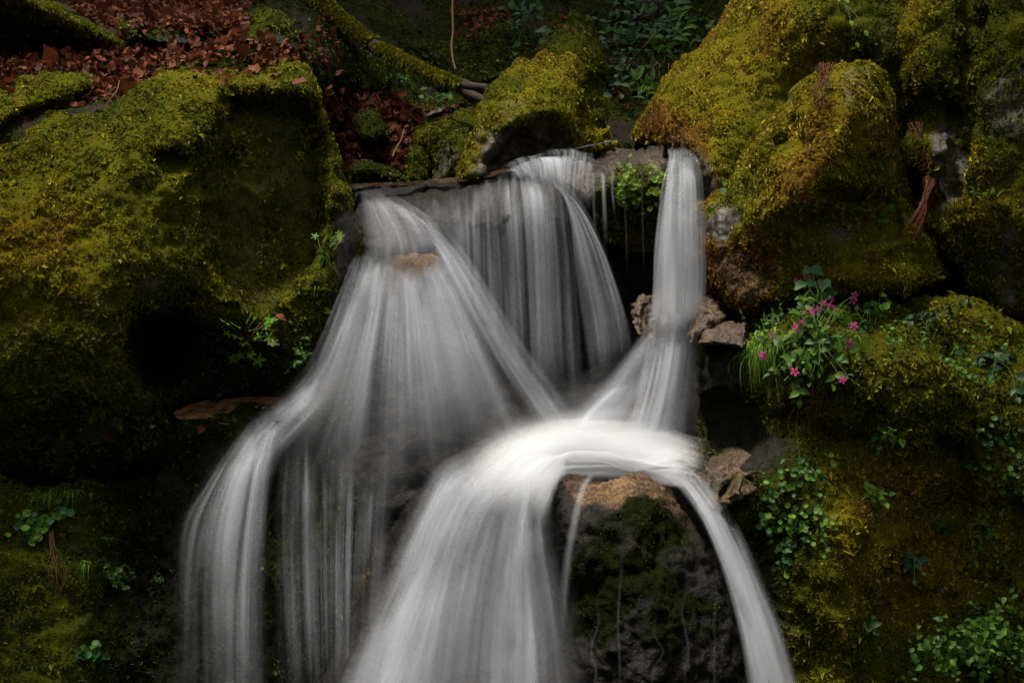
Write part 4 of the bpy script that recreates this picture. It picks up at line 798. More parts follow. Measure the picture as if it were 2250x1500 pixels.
water('waterfall_main', 'thick white main cascade pouring from the foam pool out of the picture', [
    [(1040, 1020, 4.60), (960, 1060, 4.50), (920, 1130, 4.42), (880, 1220, 4.36), (815, 1350, 4.28), (740, 1500, 4.20), (715, 1570, 4.16)],
    [(1075, 1030, 4.58), (1010, 1080, 4.46), (965, 1160, 4.38), (930, 1250, 4.32), (885, 1360, 4.25), (850, 1500, 4.17), (840, 1570, 4.13)],
    [(1115, 1040, 4.56), (1065, 1100, 4.44), (1025, 1180, 4.36), (1000, 1270, 4.30), (975, 1370, 4.23), (955, 1500, 4.16), (950, 1570, 4.12)],
    [(1150, 1045, 4.54), (1120, 1110, 4.44), (1100, 1200, 4.36), (1085, 1290, 4.30), (1075, 1390, 4.24), (1070, 1500, 4.18), (1068, 1570, 4.14)],
    [(1190, 1050, 4.52), (1175, 1120, 4.44), (1175, 1200, 4.36), (1185, 1300, 4.30), (1195, 1400, 4.24), (1200, 1500, 4.18), (1202, 1570, 4.14)],
    [(1222, 1056, 4.46), (1226, 1130, 4.32), (1252, 1220, 4.21), (1285, 1320, 4.13), (1312, 1420, 4.07), (1332, 1520, 4.02), (1340, 1570, 4.0)]], M_SILK, nu=70, nv=95, dens=0.95, layers=((0.0, 0.85), (0.04, 0.65), (0.08, 0.45)), edge=(0.14, 0.30), start=0.10, jag=0.03, end=0.005, strands=60, swidth=0.014, salpha=0.30,
    profile=[0.9, 1.0, 1.0, 0.95, 0.6, 0.8, 1.0, 0.85, 0.5], vprof=[1, 1, .95, .9, .88, .85, .82, .8], seed=15)
water('waterfall_main_core', 'brightest white stream inside the main cascade at the bottom edge', [
    [(950, 1180, 4.30), (870, 1330, 4.20), (790, 1480, 4.12), (760, 1570, 4.08)],
    [(980, 1200, 4.28), (930, 1350, 4.17), (880, 1480, 4.09), (860, 1570, 4.05)],
    [(1000, 1210, 4.28), (980, 1360, 4.17), (960, 1480, 4.10), (950, 1570, 4.06)]], M_SILK, nu=30, nv=70, dens=0.95, layers=((0.0, 0.8), (0.04, 0.6)), edge=(0.3, 0.3), start=0.25, jag=0.08, end=0.005, strands=20, swidth=0.01, salpha=0.3, seed=16)
water('water_trickle', 'narrow ribbon of water sliding off the left of the orange-capped boulder', [
    [(1292, 1045, 4.40), (1276, 1090, 4.30), (1258, 1160, 4.22), (1246, 1260, 4.18), (1238, 1400, 4.14)],
    [(1312, 1050, 4.40), (1296, 1092, 4.28), (1280, 1165, 4.20), (1268, 1260, 4.16), (1258, 1400, 4.12)]], M_SILK, nu=10, nv=60, dens=0.62, layers=((0.02, 0.8), (0.04, 0.4)), edge=(0.4, 0.4), start=0.1, end=0.4, seed=17)
water('waterfall_right', 'strong white arc of water leaping off the pool to the lower right', [
    [(1420, 1028, 4.56), (1480, 1062, 4.44), (1540, 1150, 4.28), (1590, 1270, 4.18), (1625, 1400, 4.10), (1650, 1520, 4.04), (1656, 1570, 4.0)],
    [(1450, 1026, 4.56), (1510, 1070, 4.42), (1566, 1155, 4.27), (1616, 1275, 4.17), (1656, 1400, 4.09), (1686, 1520, 4.02), (1694, 1570, 3.98)],
    [(1480, 1030, 4.58), (1535, 1078, 4.42), (1592, 1165, 4.28), (1645, 1285, 4.18), (1688, 1400, 4.10), (1720, 1520, 4.04), (1730, 1570, 4.0)],
    [(1510, 1040, 4.60), (1560, 1090, 4.46), (1622, 1185, 4.32), (1675, 1300, 4.22), (1712, 1410, 4.14), (1742, 1520, 4.08), (1752, 1570, 4.04)]], M_SILK, nu=30, nv=120, dens=0.95, layers=((0.0, 0.85), (0.03, 0.6)), edge=(0.2, 0.3), start=0.06, jag=0.02, end=0.005, strands=30, swidth=0.01, salpha=0.35, profile=[.7, 1, 1, .9, .35], seed=18)
for k, (x, al) in enumerate(((1362, 0.30), (1442, 0.13), (1505, 0.09), (1570, 0.09), (1310, 0.10))):
    y0 = (1190, 1290, 1200, 1250, 1300)[k]
    water('water_trickle', ['clearest thin trickle down the middle of the orange-capped boulder', 'faint trickle right of the clearest one on the orange-capped boulder', 'very faint upper trickle near the right of the orange-capped boulder', 'last faint trickle next to the right-hand arc', 'faint trickle near the left of the orange-capped boulder'][k],
          (lambda W: [[(x + a - 4, y, 4.1 - .0004 * (y - y0)) for a, y in W], [(x + a + 5, y, 4.1 - .0004 * (y - y0)) for a, y in W]])([(float(np.cumsum(rng.normal(size=9) * 2.2)[q]), y0 + (1570 - y0) * q / 8) for q in range(9)]), M_SILK, nu=7, nv=40, dens=al, layers=((0.0, 1.0),), edge=(0.45, 0.45), start=0.2, end=0.4, seed=40 + k)
# ------------------------------------------------------------------ plants and leaves
def on(key, px, py, lift=0.0):
    S = SURF[key]; i = int(np.argmin((S['px'] - px) ** 2 + (S['py'] - py) ** 2))
    n = S['N'][i]
    return S['V'][i] + n * lift, n

def place(keys, px, py, lift=0.0):
    """the point of the nearest-to-camera surface among keys at this spot"""
    best = None
    for k in keys.split():
        S = SURF[k]; dd = (S['px'] - px) ** 2 + (S['py'] - py) ** 2; i = int(np.argmin(dd))
        if dd[i] > 14 ** 2: continue
        D = np.linalg.norm(S['V'][i] - CAM)
        if best is None or D < best[0]: best = (D, S['V'][i], S['N'][i])
    if best is None: return on(keys.split()[0], px, py, lift)
    out = CAM - best[1]; out = out / np.linalg.norm(out)
    return best[1] + (0.8 * out + 0.2 * best[2]) * lift, best[2]

# leaf shapes: unit length along +X, upper side +Z
def ovate(w=0.30, fold=0.10, curl=0.22, serr=0.0):
    xs = np.array([0, .12, .3, .5, .7, .87, 1.0]); hw = w * np.array([0.05, .62, 1.0, .95, .68, .32, 0.0])
    if serr: hw = hw * (1 + serr * np.array([0, 1, -1, 1, -1, 1, 0]))
    z = -curl * xs ** 2
    c = np.stack([xs, 0 * xs, z], 1); l = np.stack([xs - serr * .05, hw, z + fold * hw / w], 1); r = l * [1, -1, 1]
    V = np.vstack([c, l, r]); n = len(xs); F = []
    for i in range(n - 1):
        F.append([i, i + 1, n + i + 1, n + i]); F.append([i + 1, i, 2 * n + i, 2 * n + i + 1])
    return V, np.array(F)
def round_leaf(cup=0.12, lobes=8, depth=0.06):
    th = np.linspace(np.pi * 1.06, -np.pi * 0.94 - .12, 17); r = 0.5 * (1 + depth * np.cos(lobes * th))
    V = np.vstack([[0.48, 0, -cup], np.stack([0.5 + r * np.cos(th), r * np.sin(th), 0.04 * np.cos(3 * th)], 1)])
    F = np.array([[0, i + 1, i] for i in range(1, 17)])
    return V, F
def lobed(n=5, cut=0.55):
    pts = []; ang = np.linspace(2.25, -2.25, n)
    for i, a in enumerate(ang):
        L = 0.62 * (1 - 0.10 * abs(i - n // 2)); c = np.array([0.35 + L * math.cos(a), L * math.sin(a)])
        for da, k in ((0.26, .72), (0.16, .80), (0.12, .92), (0, 1.0), (-0.12, .92), (-0.16, .80), (-0.26, .72)):
            pts.append([0.35 + L * k * math.cos(a + da), L * k * math.sin(a + da)])
        if i < n - 1:
            m = (a + ang[i + 1]) / 2; pts.append([0.35 + cut * .45 * math.cos(m), cut * .45 * math.sin(m)])
    P = np.array(pts); V = np.vstack([[0.30, 0, -0.05], np.c_[P, 0.05 * np.sin(P[:, 1] * 7) - 0.15 * (P[:, 0] - .3) ** 2]])
    F = [[0, i + 1, i] for i in range(1, len(P))]
    V = np.vstack([V, [[0.0, 0.012, 0], [0, -0.012, 0]]]); k = len(V); F += [[0, k - 2, k - 1]]
    return V, np.array(F)
def frond(n=11, w=0.26):
    """pinnate fern frond with a midrib"""
    xs = np.linspace(0.12, 0.97, n); z = -0.25 * xs ** 2; L = []
    L.append((np.array([[0, .008, 0], [0, -.008, 0], [1, -.003, -.25], [1, .003, -.25]]), np.array([[0, 1, 2, 3]])))
    for x, zz, k in zip(xs, z, np.linspace(0, 1, n)):
        h = w * math.sin(math.pi * (0.18 + 0.80 * k)) ** .7
        for s in (1, -1):
            L.append((np.array([[x - .022, 0, zz], [x + .05, s * h * .6, zz + .02], [x + .09, s * h, zz - .02], [x + .03, s * h * .5, zz]]), np.array([[0, 1, 2, 3]][:1])))
    return join_arrays(L)
def dead_leaf(k):
    q = np.random.default_rng(100 + k); V, F = ovate(0.30 + .08 * q.random(), 0.05 + .25 * q.random(), -0.3 + .6 * q.random()); V = V.copy()
    V[:, 2] += 0.08 * np.sin(V[:, 1] * 9 + q.random() * 6) + 0.06 * np.sin(V[:, 0] * 8 + q.random() * 6); V[:, 1] *= 1 + .15 * np.sin(V[:, 0] * 14)
    return V, F

ML = dict(
    fresh=leaf_mat('fresh_green_leaf', (0.06, 0.15, 0.014), (0.12, 0.23, 0.018)), mid=leaf_mat('mid_green_leaf', (0.030, 0.080, 0.012), (0.07, 0.14, 0.016)),
    dark=leaf_mat('dark_glossy_leaf', (0.012, 0.040, 0.014), (0.022, 0.066, 0.020), trans=0.15, rough=0.5, spec=0.25), lime=leaf_mat('lime_leaf', (0.11, 0.19, 0.012), (0.19, 0.25, 0.02)),
    blue=leaf_mat('blue_green_leaf', (0.035, 0.10, 0.035), (0.06, 0.17, 0.045)), grass=leaf_mat('grass_blade', (0.07, 0.18, 0.014), (0.22, 0.33, 0.03), trans=0.4),
    rust=leaf_mat('russet_dead_leaf', (0.028, 0.009, 0.005), (0.185, 0.054, 0.024), trans=0.2, rough=0.75, spec=0.15), straw=leaf_mat('dead_stem', (0.10, 0.045, 0.018), (0.22, 0.12, 0.05), trans=0.1, rough=0.7),
    deadfern=leaf_mat('dead_fern', (0.075, 0.020, 0.012), (0.16, 0.055, 0.025), trans=0.2, rough=0.7), pink=leaf_mat('pink_petal', (0.70, 0.06, 0.30), (0.80, 0.16, 0.46), trans=0.4, rough=0.6, spec=0.1),
    stem=leaf_mat('green_stem', (0.05, 0.10, 0.02), (0.09, 0.13, 0.03), trans=0.1), bark=leaf_mat('branch_bark', (0.018, 0.011, 0.006), (0.032, 0.018, 0.010), trans=0.0, rough=0.8), silver=leaf_mat('silvery_dead_leaf', (0.14, 0.15, 0.13), (0.26, 0.26, 0.22), trans=0.2))
_lm = {}
def leaf_mesh(shape, m, k=0):
    key = (shape, m, k)
    if key not in _lm:
        V, F = dict(ovate=lambda: ovate(0.30 + .03 * k, 0.10, 0.10 + .12 * k), nettle=lambda: ovate(0.40, 0.12, 0.25 + .1 * k, 0.10), round=lambda: round_leaf(0.10 + .04 * k), lobed=lambda: lobed(5, 0.5 + .1 * k), frond=lambda: frond(), dead=lambda: dead_leaf(k), narrow=lambda: ovate(0.17, 0.08, 0.2 + .2 * k))[shape]()
        _lm[key] = new_mesh('leaf', V, F, [ML[m]], {'tint': np.full(len(V), 0.0)})
    return _lm[key]

def orient(pos, d, nrm, size):
    x = np.array(d, float); x /= np.linalg.norm(x) + 1e-9; z = np.array(nrm, float); z = z - (z @ x) * x; z /= np.linalg.norm(z) + 1e-9; y = np.cross(z, x)
    M = np.eye(4); M[:3, 0] = x * size; M[:3, 1] = y * size; M[:3, 2] = z * size; M[:3, 3] = pos
    return Matrix(M.tolist())

TOCAM = np.array([0, -1.0, 0.25])
def leaf(parent, shape, m, pos, d, size, nrm=None, k=None, name='leaf'):
    if nrm is None: nrm = np.array([0, 0, 1.0]) * rng.uniform(.3, 1.0) + TOCAM * rng.uniform(.3, 1.0) + 0.35 * rng.normal(size=3)
    o = link(name, leaf_mesh(shape, m, random.randrange(3) if k is None else k), parent)
    M = orient(pos, d, nrm, size)
    o.matrix_local = (Matrix.Translation(-parent.location) @ M) if parent is not None else M
    return o

def mesh_part(parent, name, V, F, m, kind=None, tint=None):
    p = np.array(parent.location) if parent is not None else 0
    o = link(name, new_mesh(name, V - p, F, [ML[m] if isinstance(m, str) else m], {'tint': np.zeros(len(V)) if tint is None else tint}), parent)
    if kind: o['kind'] = kind
    return o

def sprig(parent, base, tip, shape, m, size, pairs=4, sag=0.02, r=0.0014, stem='stem', first=0.25, end_leaf=True, whorl=2):
    base = np.array(base); tip = np.array(tip); mid = (base + tip) / 2 + np.array([0, -0.02, sag]) + 0.01 * rng.normal(size=3)
    P = open_curve([base, mid, tip], 9); V, F = tube_arrays(P, r, r * .6, 4); mesh_part(parent, 'stem', V, F, stem)
    ax = tip - base; ax /= np.linalg.norm(ax) + 1e-9
    for t in np.linspace(first, 0.98, pairs):
        p = P[min(8, int(t * 8))]; ph = rng.random() * 6.28
        side = np.cross(ax, TOCAM); side /= np.linalg.norm(side) + 1e-9; oth = np.cross(ax, side)
        for q in range(whorl):
            a = ph * .35 + q * 2 * math.pi / whorl; d = side * math.cos(a) + oth * math.sin(a) * .6 + ax * .35 + np.array([0, -.25, -.15]) + .2 * rng.normal(size=3)
            leaf(parent, shape, m, p, d, size * rng.uniform(.7, 1.15) * (1.1 - .35 * t))
    if end_leaf: leaf(parent, shape, m, tip, ax + .3 * rng.normal(size=3), size * .6)

def plant(name, label, cat, root, group=None):
    return tag(empty(name, root), label, cat, group)

def pt(px, py, keys, lift):
    return place(keys, px, py, lift)[0]

# --- grass tufts
def grass(label, keys, px, py, n, length, spread=14, drop=1.0, m='grass', name='grass_tuft', width=0.0022, lean=0.0, cat='grass', group=None):
    root, nr = place(keys, px, py, 0.0); t = plant(name, label, cat, root, group); L = []; tints = []
    for i in range(n):
        b = pt(px + rng.normal() * spread, py + rng.normal() * spread * .35, keys, 0.004); l = length * rng.uniform(.5, 1.2)
        d = np.array([rng.normal() * .55 + lean, -rng.uniform(.3, 1.0), rng.uniform(.1, .9)]); d /= np.linalg.norm(d); s = np.linspace(0, 1, 7)[:, None]
        P = b + d * l * s * (1 - .35 * s) + np.array([0, 0, -1.0]) * l * drop * rng.uniform(.4, 1.1) * s ** 2.1 + .06 * l * np.sin(s * 3) * rng.normal(size=3)
        w = np.cross(d, [0, -1, .2]); w /= np.linalg.norm(w) + 1e-9; ww = width * rng.uniform(.6, 1.3) * (1 - s ** 2)
        V = np.stack([P - w * ww, P + w * ww], 1).reshape(-1, 3); a = np.arange(6) * 2; L.append((V, np.stack([a, a + 1, a + 3, a + 2], 1))); tints.append(np.full(14, rng.random()))
    V, F = join_arrays(L); mesh_part(t, 'blades', V, F, m, kind='stuff', tint=np.concatenate(tints))
    return t

# --- flower clump on the right-hand shelf
R = 'lowright hump'
croot, _ = place(R, 1775, 735)
t = plant('flowering_plant', 'clump of pink five-petalled flowers on green leafy stems on the rock shelf', 'flowers', croot)
def petals():
    L = []
    for k in range(5):
        a = k * 2 * math.pi / 5; x, y = math.cos(a), math.sin(a); T = lambda u, v, z: [x * u - y * v, y * u + x * v, z]
        L.append((np.array([T(.06, 0, 0), T(.55, .24, .05), T(1.0, .26, -.04), T(.82, 0, .0), T(1.0, -.26, -.04), T(.55, -.24, .05)]), np.array([[0, 1, 2, 3], [0, 3, 4, 5]])))
    return join_arrays(L)
PV, PF = petals(); FLOWER = new_mesh('flower', PV, PF, [ML['pink']], {'tint': np.zeros(len(PV))})
CV, CF = tube_arrays([[0, 0, -1.1], [0, 0, -.7], [0, 0, -.3], [0, 0, 0.02]], np.array([.10, .26, .24, .12]), 0, 6); CALYX = new_mesh('calyx', CV, CF, [ML['stem']], {'tint': np.zeros(len(CV))})
FL = [(1772, 610), (1754, 616), (1789, 625), (1874, 641), (1880, 634), (1818, 664), (1803, 674), (1813, 676), (1824, 673), (1832, 671), (1773, 700), (1785, 704), (1793, 701), (1754, 731), (1764, 735), (1770, 724), (1718, 747), (1695, 781), (1689, 784), (1858, 767), (1752, 814), (1843, 822), (1886, 702)]
for i, (x, y) in enumerate(FL):
    p = pt(x, y, R, 0.12 if y > 640 else 0.07); b = pt(1775 + .35 * (x - 1775) + rng.normal() * 10, min(y + 70, 760), R, 0.01)
    if y > 740: b = pt(1775 + rng.normal() * 12, 742, R, 0.01)
    P = open_curve([b, (b + p) / 2 + [0, -.03, .02], p], 8); V, F = tube_arrays(P, .0013, .0009, 4); mesh_part(t, 'stem', V, F, 'stem')
    f = link('flower', FLOWER, t); nr = np.array([rng.normal() * .35, -1, .35 + .3 * rng.normal()]); f.matrix_local = Matrix.Translation(-t.location) @ orient(p, np.cross(nr, [rng.normal(), rng.normal(), 1]), nr, 0.0145 * rng.uniform(.85, 1.15))
    c = link('calyx', CALYX, f); c.matrix_local = Matrix.Identity(4)
for i in range(30):
    x = 1785 + rng.normal() * 40; y = rng.choice([650, 690, 730, 780, 820, 860]) + rng.normal() * 18; b = pt(1780 + rng.normal() * 25, 730 + rng.normal() * 18, R, .01); x = np.clip(x, 1700, 1880)
    sprig(t, b, pt(x, y, R, rng.uniform(.06, .14)), 'ovate', 'mid' if rng.random() < .6 else 'fresh', rng.uniform(.034, .052), pairs=3, first=.4)
nroot, _ = place('hump lowright', 1800, 660)
nt = plant('nettle', 'broad toothed leaves standing over the pink flowers', 'plant', nroot)
for (x, y) in ((1782, 588), (1805, 612), (1818, 632), (1772, 626), (1800, 650), (1795, 670), (1775, 672)):
    p = pt(x, y, 'hump lowright', .09); b = pt(1800 + rng.normal() * 6, 690, 'hump lowright', .01); V, F = tube_arrays(open_curve([b, (b + p) / 2 + [0, -.03, 0], p], 7), .0014, .001, 4); mesh_part(nt, 'stem', V, F, 'stem')
    leaf(nt, 'nettle', 'blue', p, [rng.normal(), -.6, -.3], .05, k=0); leaf(nt, 'nettle', 'blue', p, [rng.normal(), -.5, -.2], .038, k=1)
grass('long pale green grass spilling down left of the pink flowers', R, 1682, 760, 420, .16, 24, 1.1, width=.003)
grass('dark grass spray rising right of the pink flowers', R, 1850, 690, 90, .12, 16, .35, lean=.2)
grass('thin grass fan drooping right below the pink flowers', R, 1865, 745, 40, .12, 12, .9, lean=.5)
ht = plant('herb', 'small-leaved dark green herb left of the pink flowers', 'plant', place(R, 1690, 700)[0])
for i in range(16):
    x = 1690 + rng.normal() * 24; y = 690 + rng.normal() * 20
    sprig(ht, pt(x + 6, y + 40, R, .01), pt(x, y - 5, R, .08), 'ovate', 'mid', .017, pairs=4)
# dry stems hanging below the clump
hr = plant('hanging_roots', 'thin brown dead stems hanging below the flower clump', 'stems', place(R, 1790, 880)[0]); L = []
for i in range(22):
    x = 1790 + rng.normal() * 26; y0 = 850 + rng.uniform(-20, 40); y1 = y0 + rng.uniform(50, 140)
    L.append(tube_arrays(open_curve([pt(x, y0, R, .05), pt(x + rng.normal() * 6, (y0 + y1) / 2, R, .07), pt(x + rng.normal() * 10 - 4, y1, R, .05)], 8), .0013, .0006, 3))
V, F = join_arrays(L); mesh_part(hr, 'stems', V, F, 'straw', kind='stuff')

# --- leafy sprigs on the right wall
def sprigs(label, keys, tips, root, shape, m, size, pairs=3, lift=.08, name='leafy_plant', cat='plant', whorl=2, sag=.02):
    t = plant(name, label, cat, place(keys, *root)[0])
    for (x, y) in tips:
        sprig(t, pt(root[0] + rng.normal() * 5, root[1] + rng.normal() * 4, keys, .008), pt(x, y, keys, lift * rng.uniform(.6, 1.2)), shape, m, size, pairs=pairs, whorl=whorl, sag=sag)
    return t
sprigs('nettle-like sprig with bright toothed leaves above the right-hand shelf', R, [(1930, 640), (1915, 655), (1945, 650)], (1922, 690), 'nettle', 'fresh', .034)
sprigs('dark glossy bramble leaves at the left end of the mossy shelf', R, [(1885, 672), (1900, 668), (1922, 672)], (1905, 700), 'ovate', 'dark', .036, 1)
sprigs('dark trailing bramble along the top of the mossy shelf', R, [(1975, 672), (2010, 668), (2045, 645), (2060, 680), (2095, 690), (2120, 675), (2140, 680), (2030, 682)], (2020, 690), 'ovate', 'dark', .03, 3)
sprigs('pale young shoot standing on the mossy shelf', R, [(2043, 695), (2035, 725), (2048, 700)], (2038, 750), 'narrow', 'fresh', .022, 3)
sprigs('bramble with large dark leaves by the right picture edge', 'lowright cliff', [(2190, 815), (2215, 780), (2240, 840), (2230, 870), (2160, 760), (2245, 740), (2130, 745)], (2185, 760), 'ovate', 'dark', .046, 2)
sprigs('two-leaved pale bramble sprig in the middle of the right wall', R, [(1965, 935), (1995, 935), (1945, 950), (1975, 930)], (1968, 960), 'ovate', 'fresh', .034, 1)
sprigs('small trailing sprig below the pale bramble on the right wall', R, [(1940, 965), (1955, 960), (1925, 975), (1930, 990)], (1958, 945), 'round', 'blue', .02, 2, .04)
sprigs('broad pale leaves of a bramble shoot over brown moss', R, [(1925, 1068), (1945, 1085), (1975, 1080), (1920, 1090), (1960, 1100)], (1940, 1080), 'ovate', 'fresh', .044, 1)
sprigs('small bramble shoot with five leaves on the dark right wall', R, [(2060, 1150), (2085, 1145), (2110, 1155), (2080, 1170), (2075, 1160)], (2082, 1160), 'ovate', 'mid', .034, 1)
sprigs('green shoot with upright leaves low on the dark right wall', R, [(1925, 1345), (1905, 1360), (1935, 1360), (1915, 1385), (1895, 1385), (1920, 1420)], (1912, 1385), 'ovate', 'mid', .034, 1)
sprigs('faint trailing shoots in the dark by the right edge', R, [(2160, 1110), (2175, 1180), (2150, 1210), (2190, 1240), (2140, 1245), (2130, 1260), (2200, 1130), (2165, 1150), (2185, 1205)], (2165, 1170), 'ovate', 'mid', .022, 2)
sprigs('dim trailing bramble stem hanging on the lower right wall', R, [(2030, 1265), (2045, 1300), (2010, 1255), (2070, 1290), (2020, 1280), (1990, 1225)], (2020, 1235), 'ovate', 'dark', .03, 1)
def carpet(label, keys, spots, shape, m, size, lift=(.006, .03), name='creeping_plant', cat='plant', parts='leaf'):
    """low plant of many small leaves, each leaf its own part, joined to its bed by short stalks"""
    x0, y0 = spots[0][:2]; t = plant(name, label, cat, place(keys, x0, y0)[0]); L = []
    for (cx, cy, sx, sy, n) in spots:
        for i in range(n):
            x = cx + rng.normal() * sx; y = cy + rng.normal() * sy; p0, nr = place(keys, x, y, 0); p = p0 + nr * rng.uniform(*lift) + np.array([0, -.3, .1]) * rng.uniform(*lift)
            leaf(t, shape, m if isinstance(m, str) else random.choice(m), p, rng.normal(size=3) * [1, .4, .6] + [0, -.3, -.35], size * rng.uniform(.65, 1.25), nr * .6 + TOCAM * .5 + [0, 0, .5] + .3 * rng.normal(size=3))
            L.append(tube_arrays(open_curve([p0, (p0 + p) / 2 + .004 * rng.normal(size=3), p], 4), .0008, .0006, 3))
    V, F = join_arrays(L); mesh_part(t, 'stalks', V, F, 'stem', kind='stuff')
    return t
carpet('wet round-leaved creeping plant trailing right of the lower arc of water', R, [(1765, 1045, 24, 18, 46), (1715, 1085, 22, 16, 26), (1735, 1160, 24, 28, 44), (1725, 1215, 12, 22, 26), (1690, 1130, 14, 20, 24)], 'round', ['fresh', 'blue', 'mid'], .019)
carpet('scattered bright shamrock leaves on brown moss of the right wall', R, [(1770, 1155, 22, 12, 20), (1812, 1190, 14, 20, 18), (1840, 1150, 14, 6, 10), (1785, 1128, 8, 6, 8)], 'round', 'fresh', .014)
carpet('patch of shamrock leaves along the right end of the mossy shelf', R, [(2130, 790, 26, 20, 40), (2155, 720, 18, 14, 18), (1965, 740, 14, 14, 16), (1960, 705, 16, 8, 10), (2170, 830, 14, 10, 12)], 'round', ['fresh', 'mid'], .014)
carpet('dim creeping leaves down the right picture edge', R, [(2190, 960, 30, 30, 46), (2215, 1040, 25, 30, 36), (2150, 1000, 20, 30, 20)], 'round', ['mid', 'dark'], .016)
bt = carpet('dense leafy green bush in the lower right corner', R, [(2160, 1440, 60, 34, 300), (2080, 1440, 36, 26, 170), (2200, 1370, 34, 24, 110), (2110, 1370, 26, 18, 60)], 'ovate', ['mid', 'fresh', 'mid', 'mid'], .023, lift=(.03, .2), name='bush', cat='bush')
# --- plants on the block above the falls
carpet('yellow-green leafy tufts hanging on the front of the brown wet block', 'block', [(1375, 405, 18, 12, 70), (1395, 425, 16, 12, 50), (1445, 405, 10, 14, 50), (1355, 425, 10, 10, 16)], 'round', ['lime', 'lime', 'fresh'], .018, lift=(.01, .05), name='moss_plant')
# --- left bank plants
def rosette(label, keys, root, tips, shape, m, size, name='herb', stem='straw', lift=.07, cat='plant'):
    t = plant(name, label, cat, place(keys, *root)[0]); b0 = pt(*root, keys, .008)
    for (x, y) in tips:
        p = pt(x, y, keys, lift * rng.uniform(.7, 1.2)); P = open_curve([b0, (b0 + p) / 2 + [0, -.025, .01], p], 7); V, F = tube_arrays(P, .0013, .0009, 4); mesh_part(t, 'stem', V, F, stem)
        d = p - b0; leaf(t, shape, m, p, d * [1, .4, .6] + [0, -.02, -.02], size * rng.uniform(.8, 1.15), np.array([0, -.7, .8]) + .2 * rng.normal(size=3))
    return t
rosette('bright green herb with cut lobed leaves and red stalks on the huge boulder', 'left', (545, 748), [(500, 706), (520, 712), (525, 732), (545, 700), (555, 705), (575, 705), (560, 735), (585, 750), (540, 745), (550, 760), (530, 770), (565, 775), (520, 780), (510, 730), (590, 710), (548, 722), (570, 718), (578, 735)], 'lobed', 'fresh', .042)
sprigs('leafy green plant where the huge boulder meets the water fan', 'left', [(672, 735), (660, 755), (690, 745), (640, 765), (650, 790), (675, 775), (660, 800), (685, 790), (640, 800), (655, 770), (630, 812)], (668, 800), 'ovate', 'mid', .022, 4)
rosette('tiny bright lobed herb on the dark edge of the huge boulder', 'left', (718, 560), [(700, 522), (712, 520), (722, 518), (735, 520), (742, 525), (708, 530), (724, 532)], 'lobed', 'fresh', .034, stem='stem')
grass('thin pale grass hanging from the tiny lobed herb', 'left', 716, 562, 14, .07, 5, 1.1, width=.0016)
grass('sparse yellowish grass strands low on the boulder edge beside the fan', 'left', 702, 632, 9, .085, 6, .9, width=.0015)
grass('sparse grass strands beside the alcove of the huge boulder', 'left', 690, 575, 8, .08, 6, .7, width=.0015, lean=-.2)
ft = plant('fern', 'small green fern fronds on the right rim of the alcove', 'fern', place('left', 700, 340)[0])
for i in range(16):
    x, y = 700 + rng.normal() * 14, 350 + rng.normal() * 34
    p, nr = place('left', x, y, .006); leaf(ft, 'frond', 'mid', p, [rng.normal() * .8, -.5, -.3], rng.uniform(.035, .06), nr + [0, -.4, .5], name='frond')
st = plant('fern', 'silvery drooping leaflets on the right rim of the alcove', 'fern', place('left', 692, 355)[0])
for (x, y) in ((683, 352), (690, 358), (712, 352), (718, 350), (706, 346)):
    p, nr = place('left', x, y, .012); leaf(st, 'frond', 'silver', p, [rng.normal() * .3, -.3, -1], .036, nr + [0, -.6, .2], name='frond')
LL = 'lowleft'
grass('bright grass tuft over round leaves on the lower left wall', LL, 105, 1085, 60, .10, 16, .9)
grass('smaller bright grass tuft with dry tips right of the first', LL, 158, 1082, 50, .085, 7, 1.1)
grass('lone drooping grass tuft on the dark lower left wall', LL, 192, 1240, 26, .075, 5, 1.0)
grass('tiny sparse grass sprout beside the left curtain of water', LL, 240, 1180, 9, .055, 4, .9)
carpet('round coin-shaped leaves hanging under the grass on the lower left wall', LL, [(80, 1145, 18, 14, 26), (125, 1135, 16, 14, 16), (60, 1165, 12, 8, 8), (95, 1170, 10, 8, 6)], 'round', ['blue', 'fresh'], .024)
carpet('cluster of round leaves at the bottom of the lower left wall', LL, [(200, 1425, 18, 12, 16), (215, 1445, 10, 14, 10), (180, 1425, 8, 5, 5)], 'round', ['blue', 'mid'], .022)
sprigs('low leafy sprout right of the lone grass tuft', LL, [(240, 1255), (258, 1250), (275, 1262), (250, 1275), (235, 1270), (290, 1258), (280, 1285)], (255, 1272), 'lobed', 'mid', .022, 2, .05)
sprigs('tiny sprout touching the left curtain of water', LL, [(338, 1255), (350, 1265), (345, 1250)], (345, 1270), 'ovate', 'mid', .014, 3, .05)
wr = plant('hanging_roots', 'reddish bare roots trailing below the round leaves', 'roots', place(LL, 120, 1190)[0]); L = []
for i in range(9):
    L.append(tube_arrays(open_curve([pt(112 + rng.normal() * 6, 1160, LL, .02), pt(118 + rng.normal() * 8, 1220, LL, .02), pt(128 + rng.normal() * 8, 1265, LL, .015), pt(132 + rng.normal() * 14, 1310, LL, .012)], 9), .0014, .0005, 3))
V, F = join_arrays(L); mesh_part(wr, 'roots', V, F, 'straw', kind='stuff')
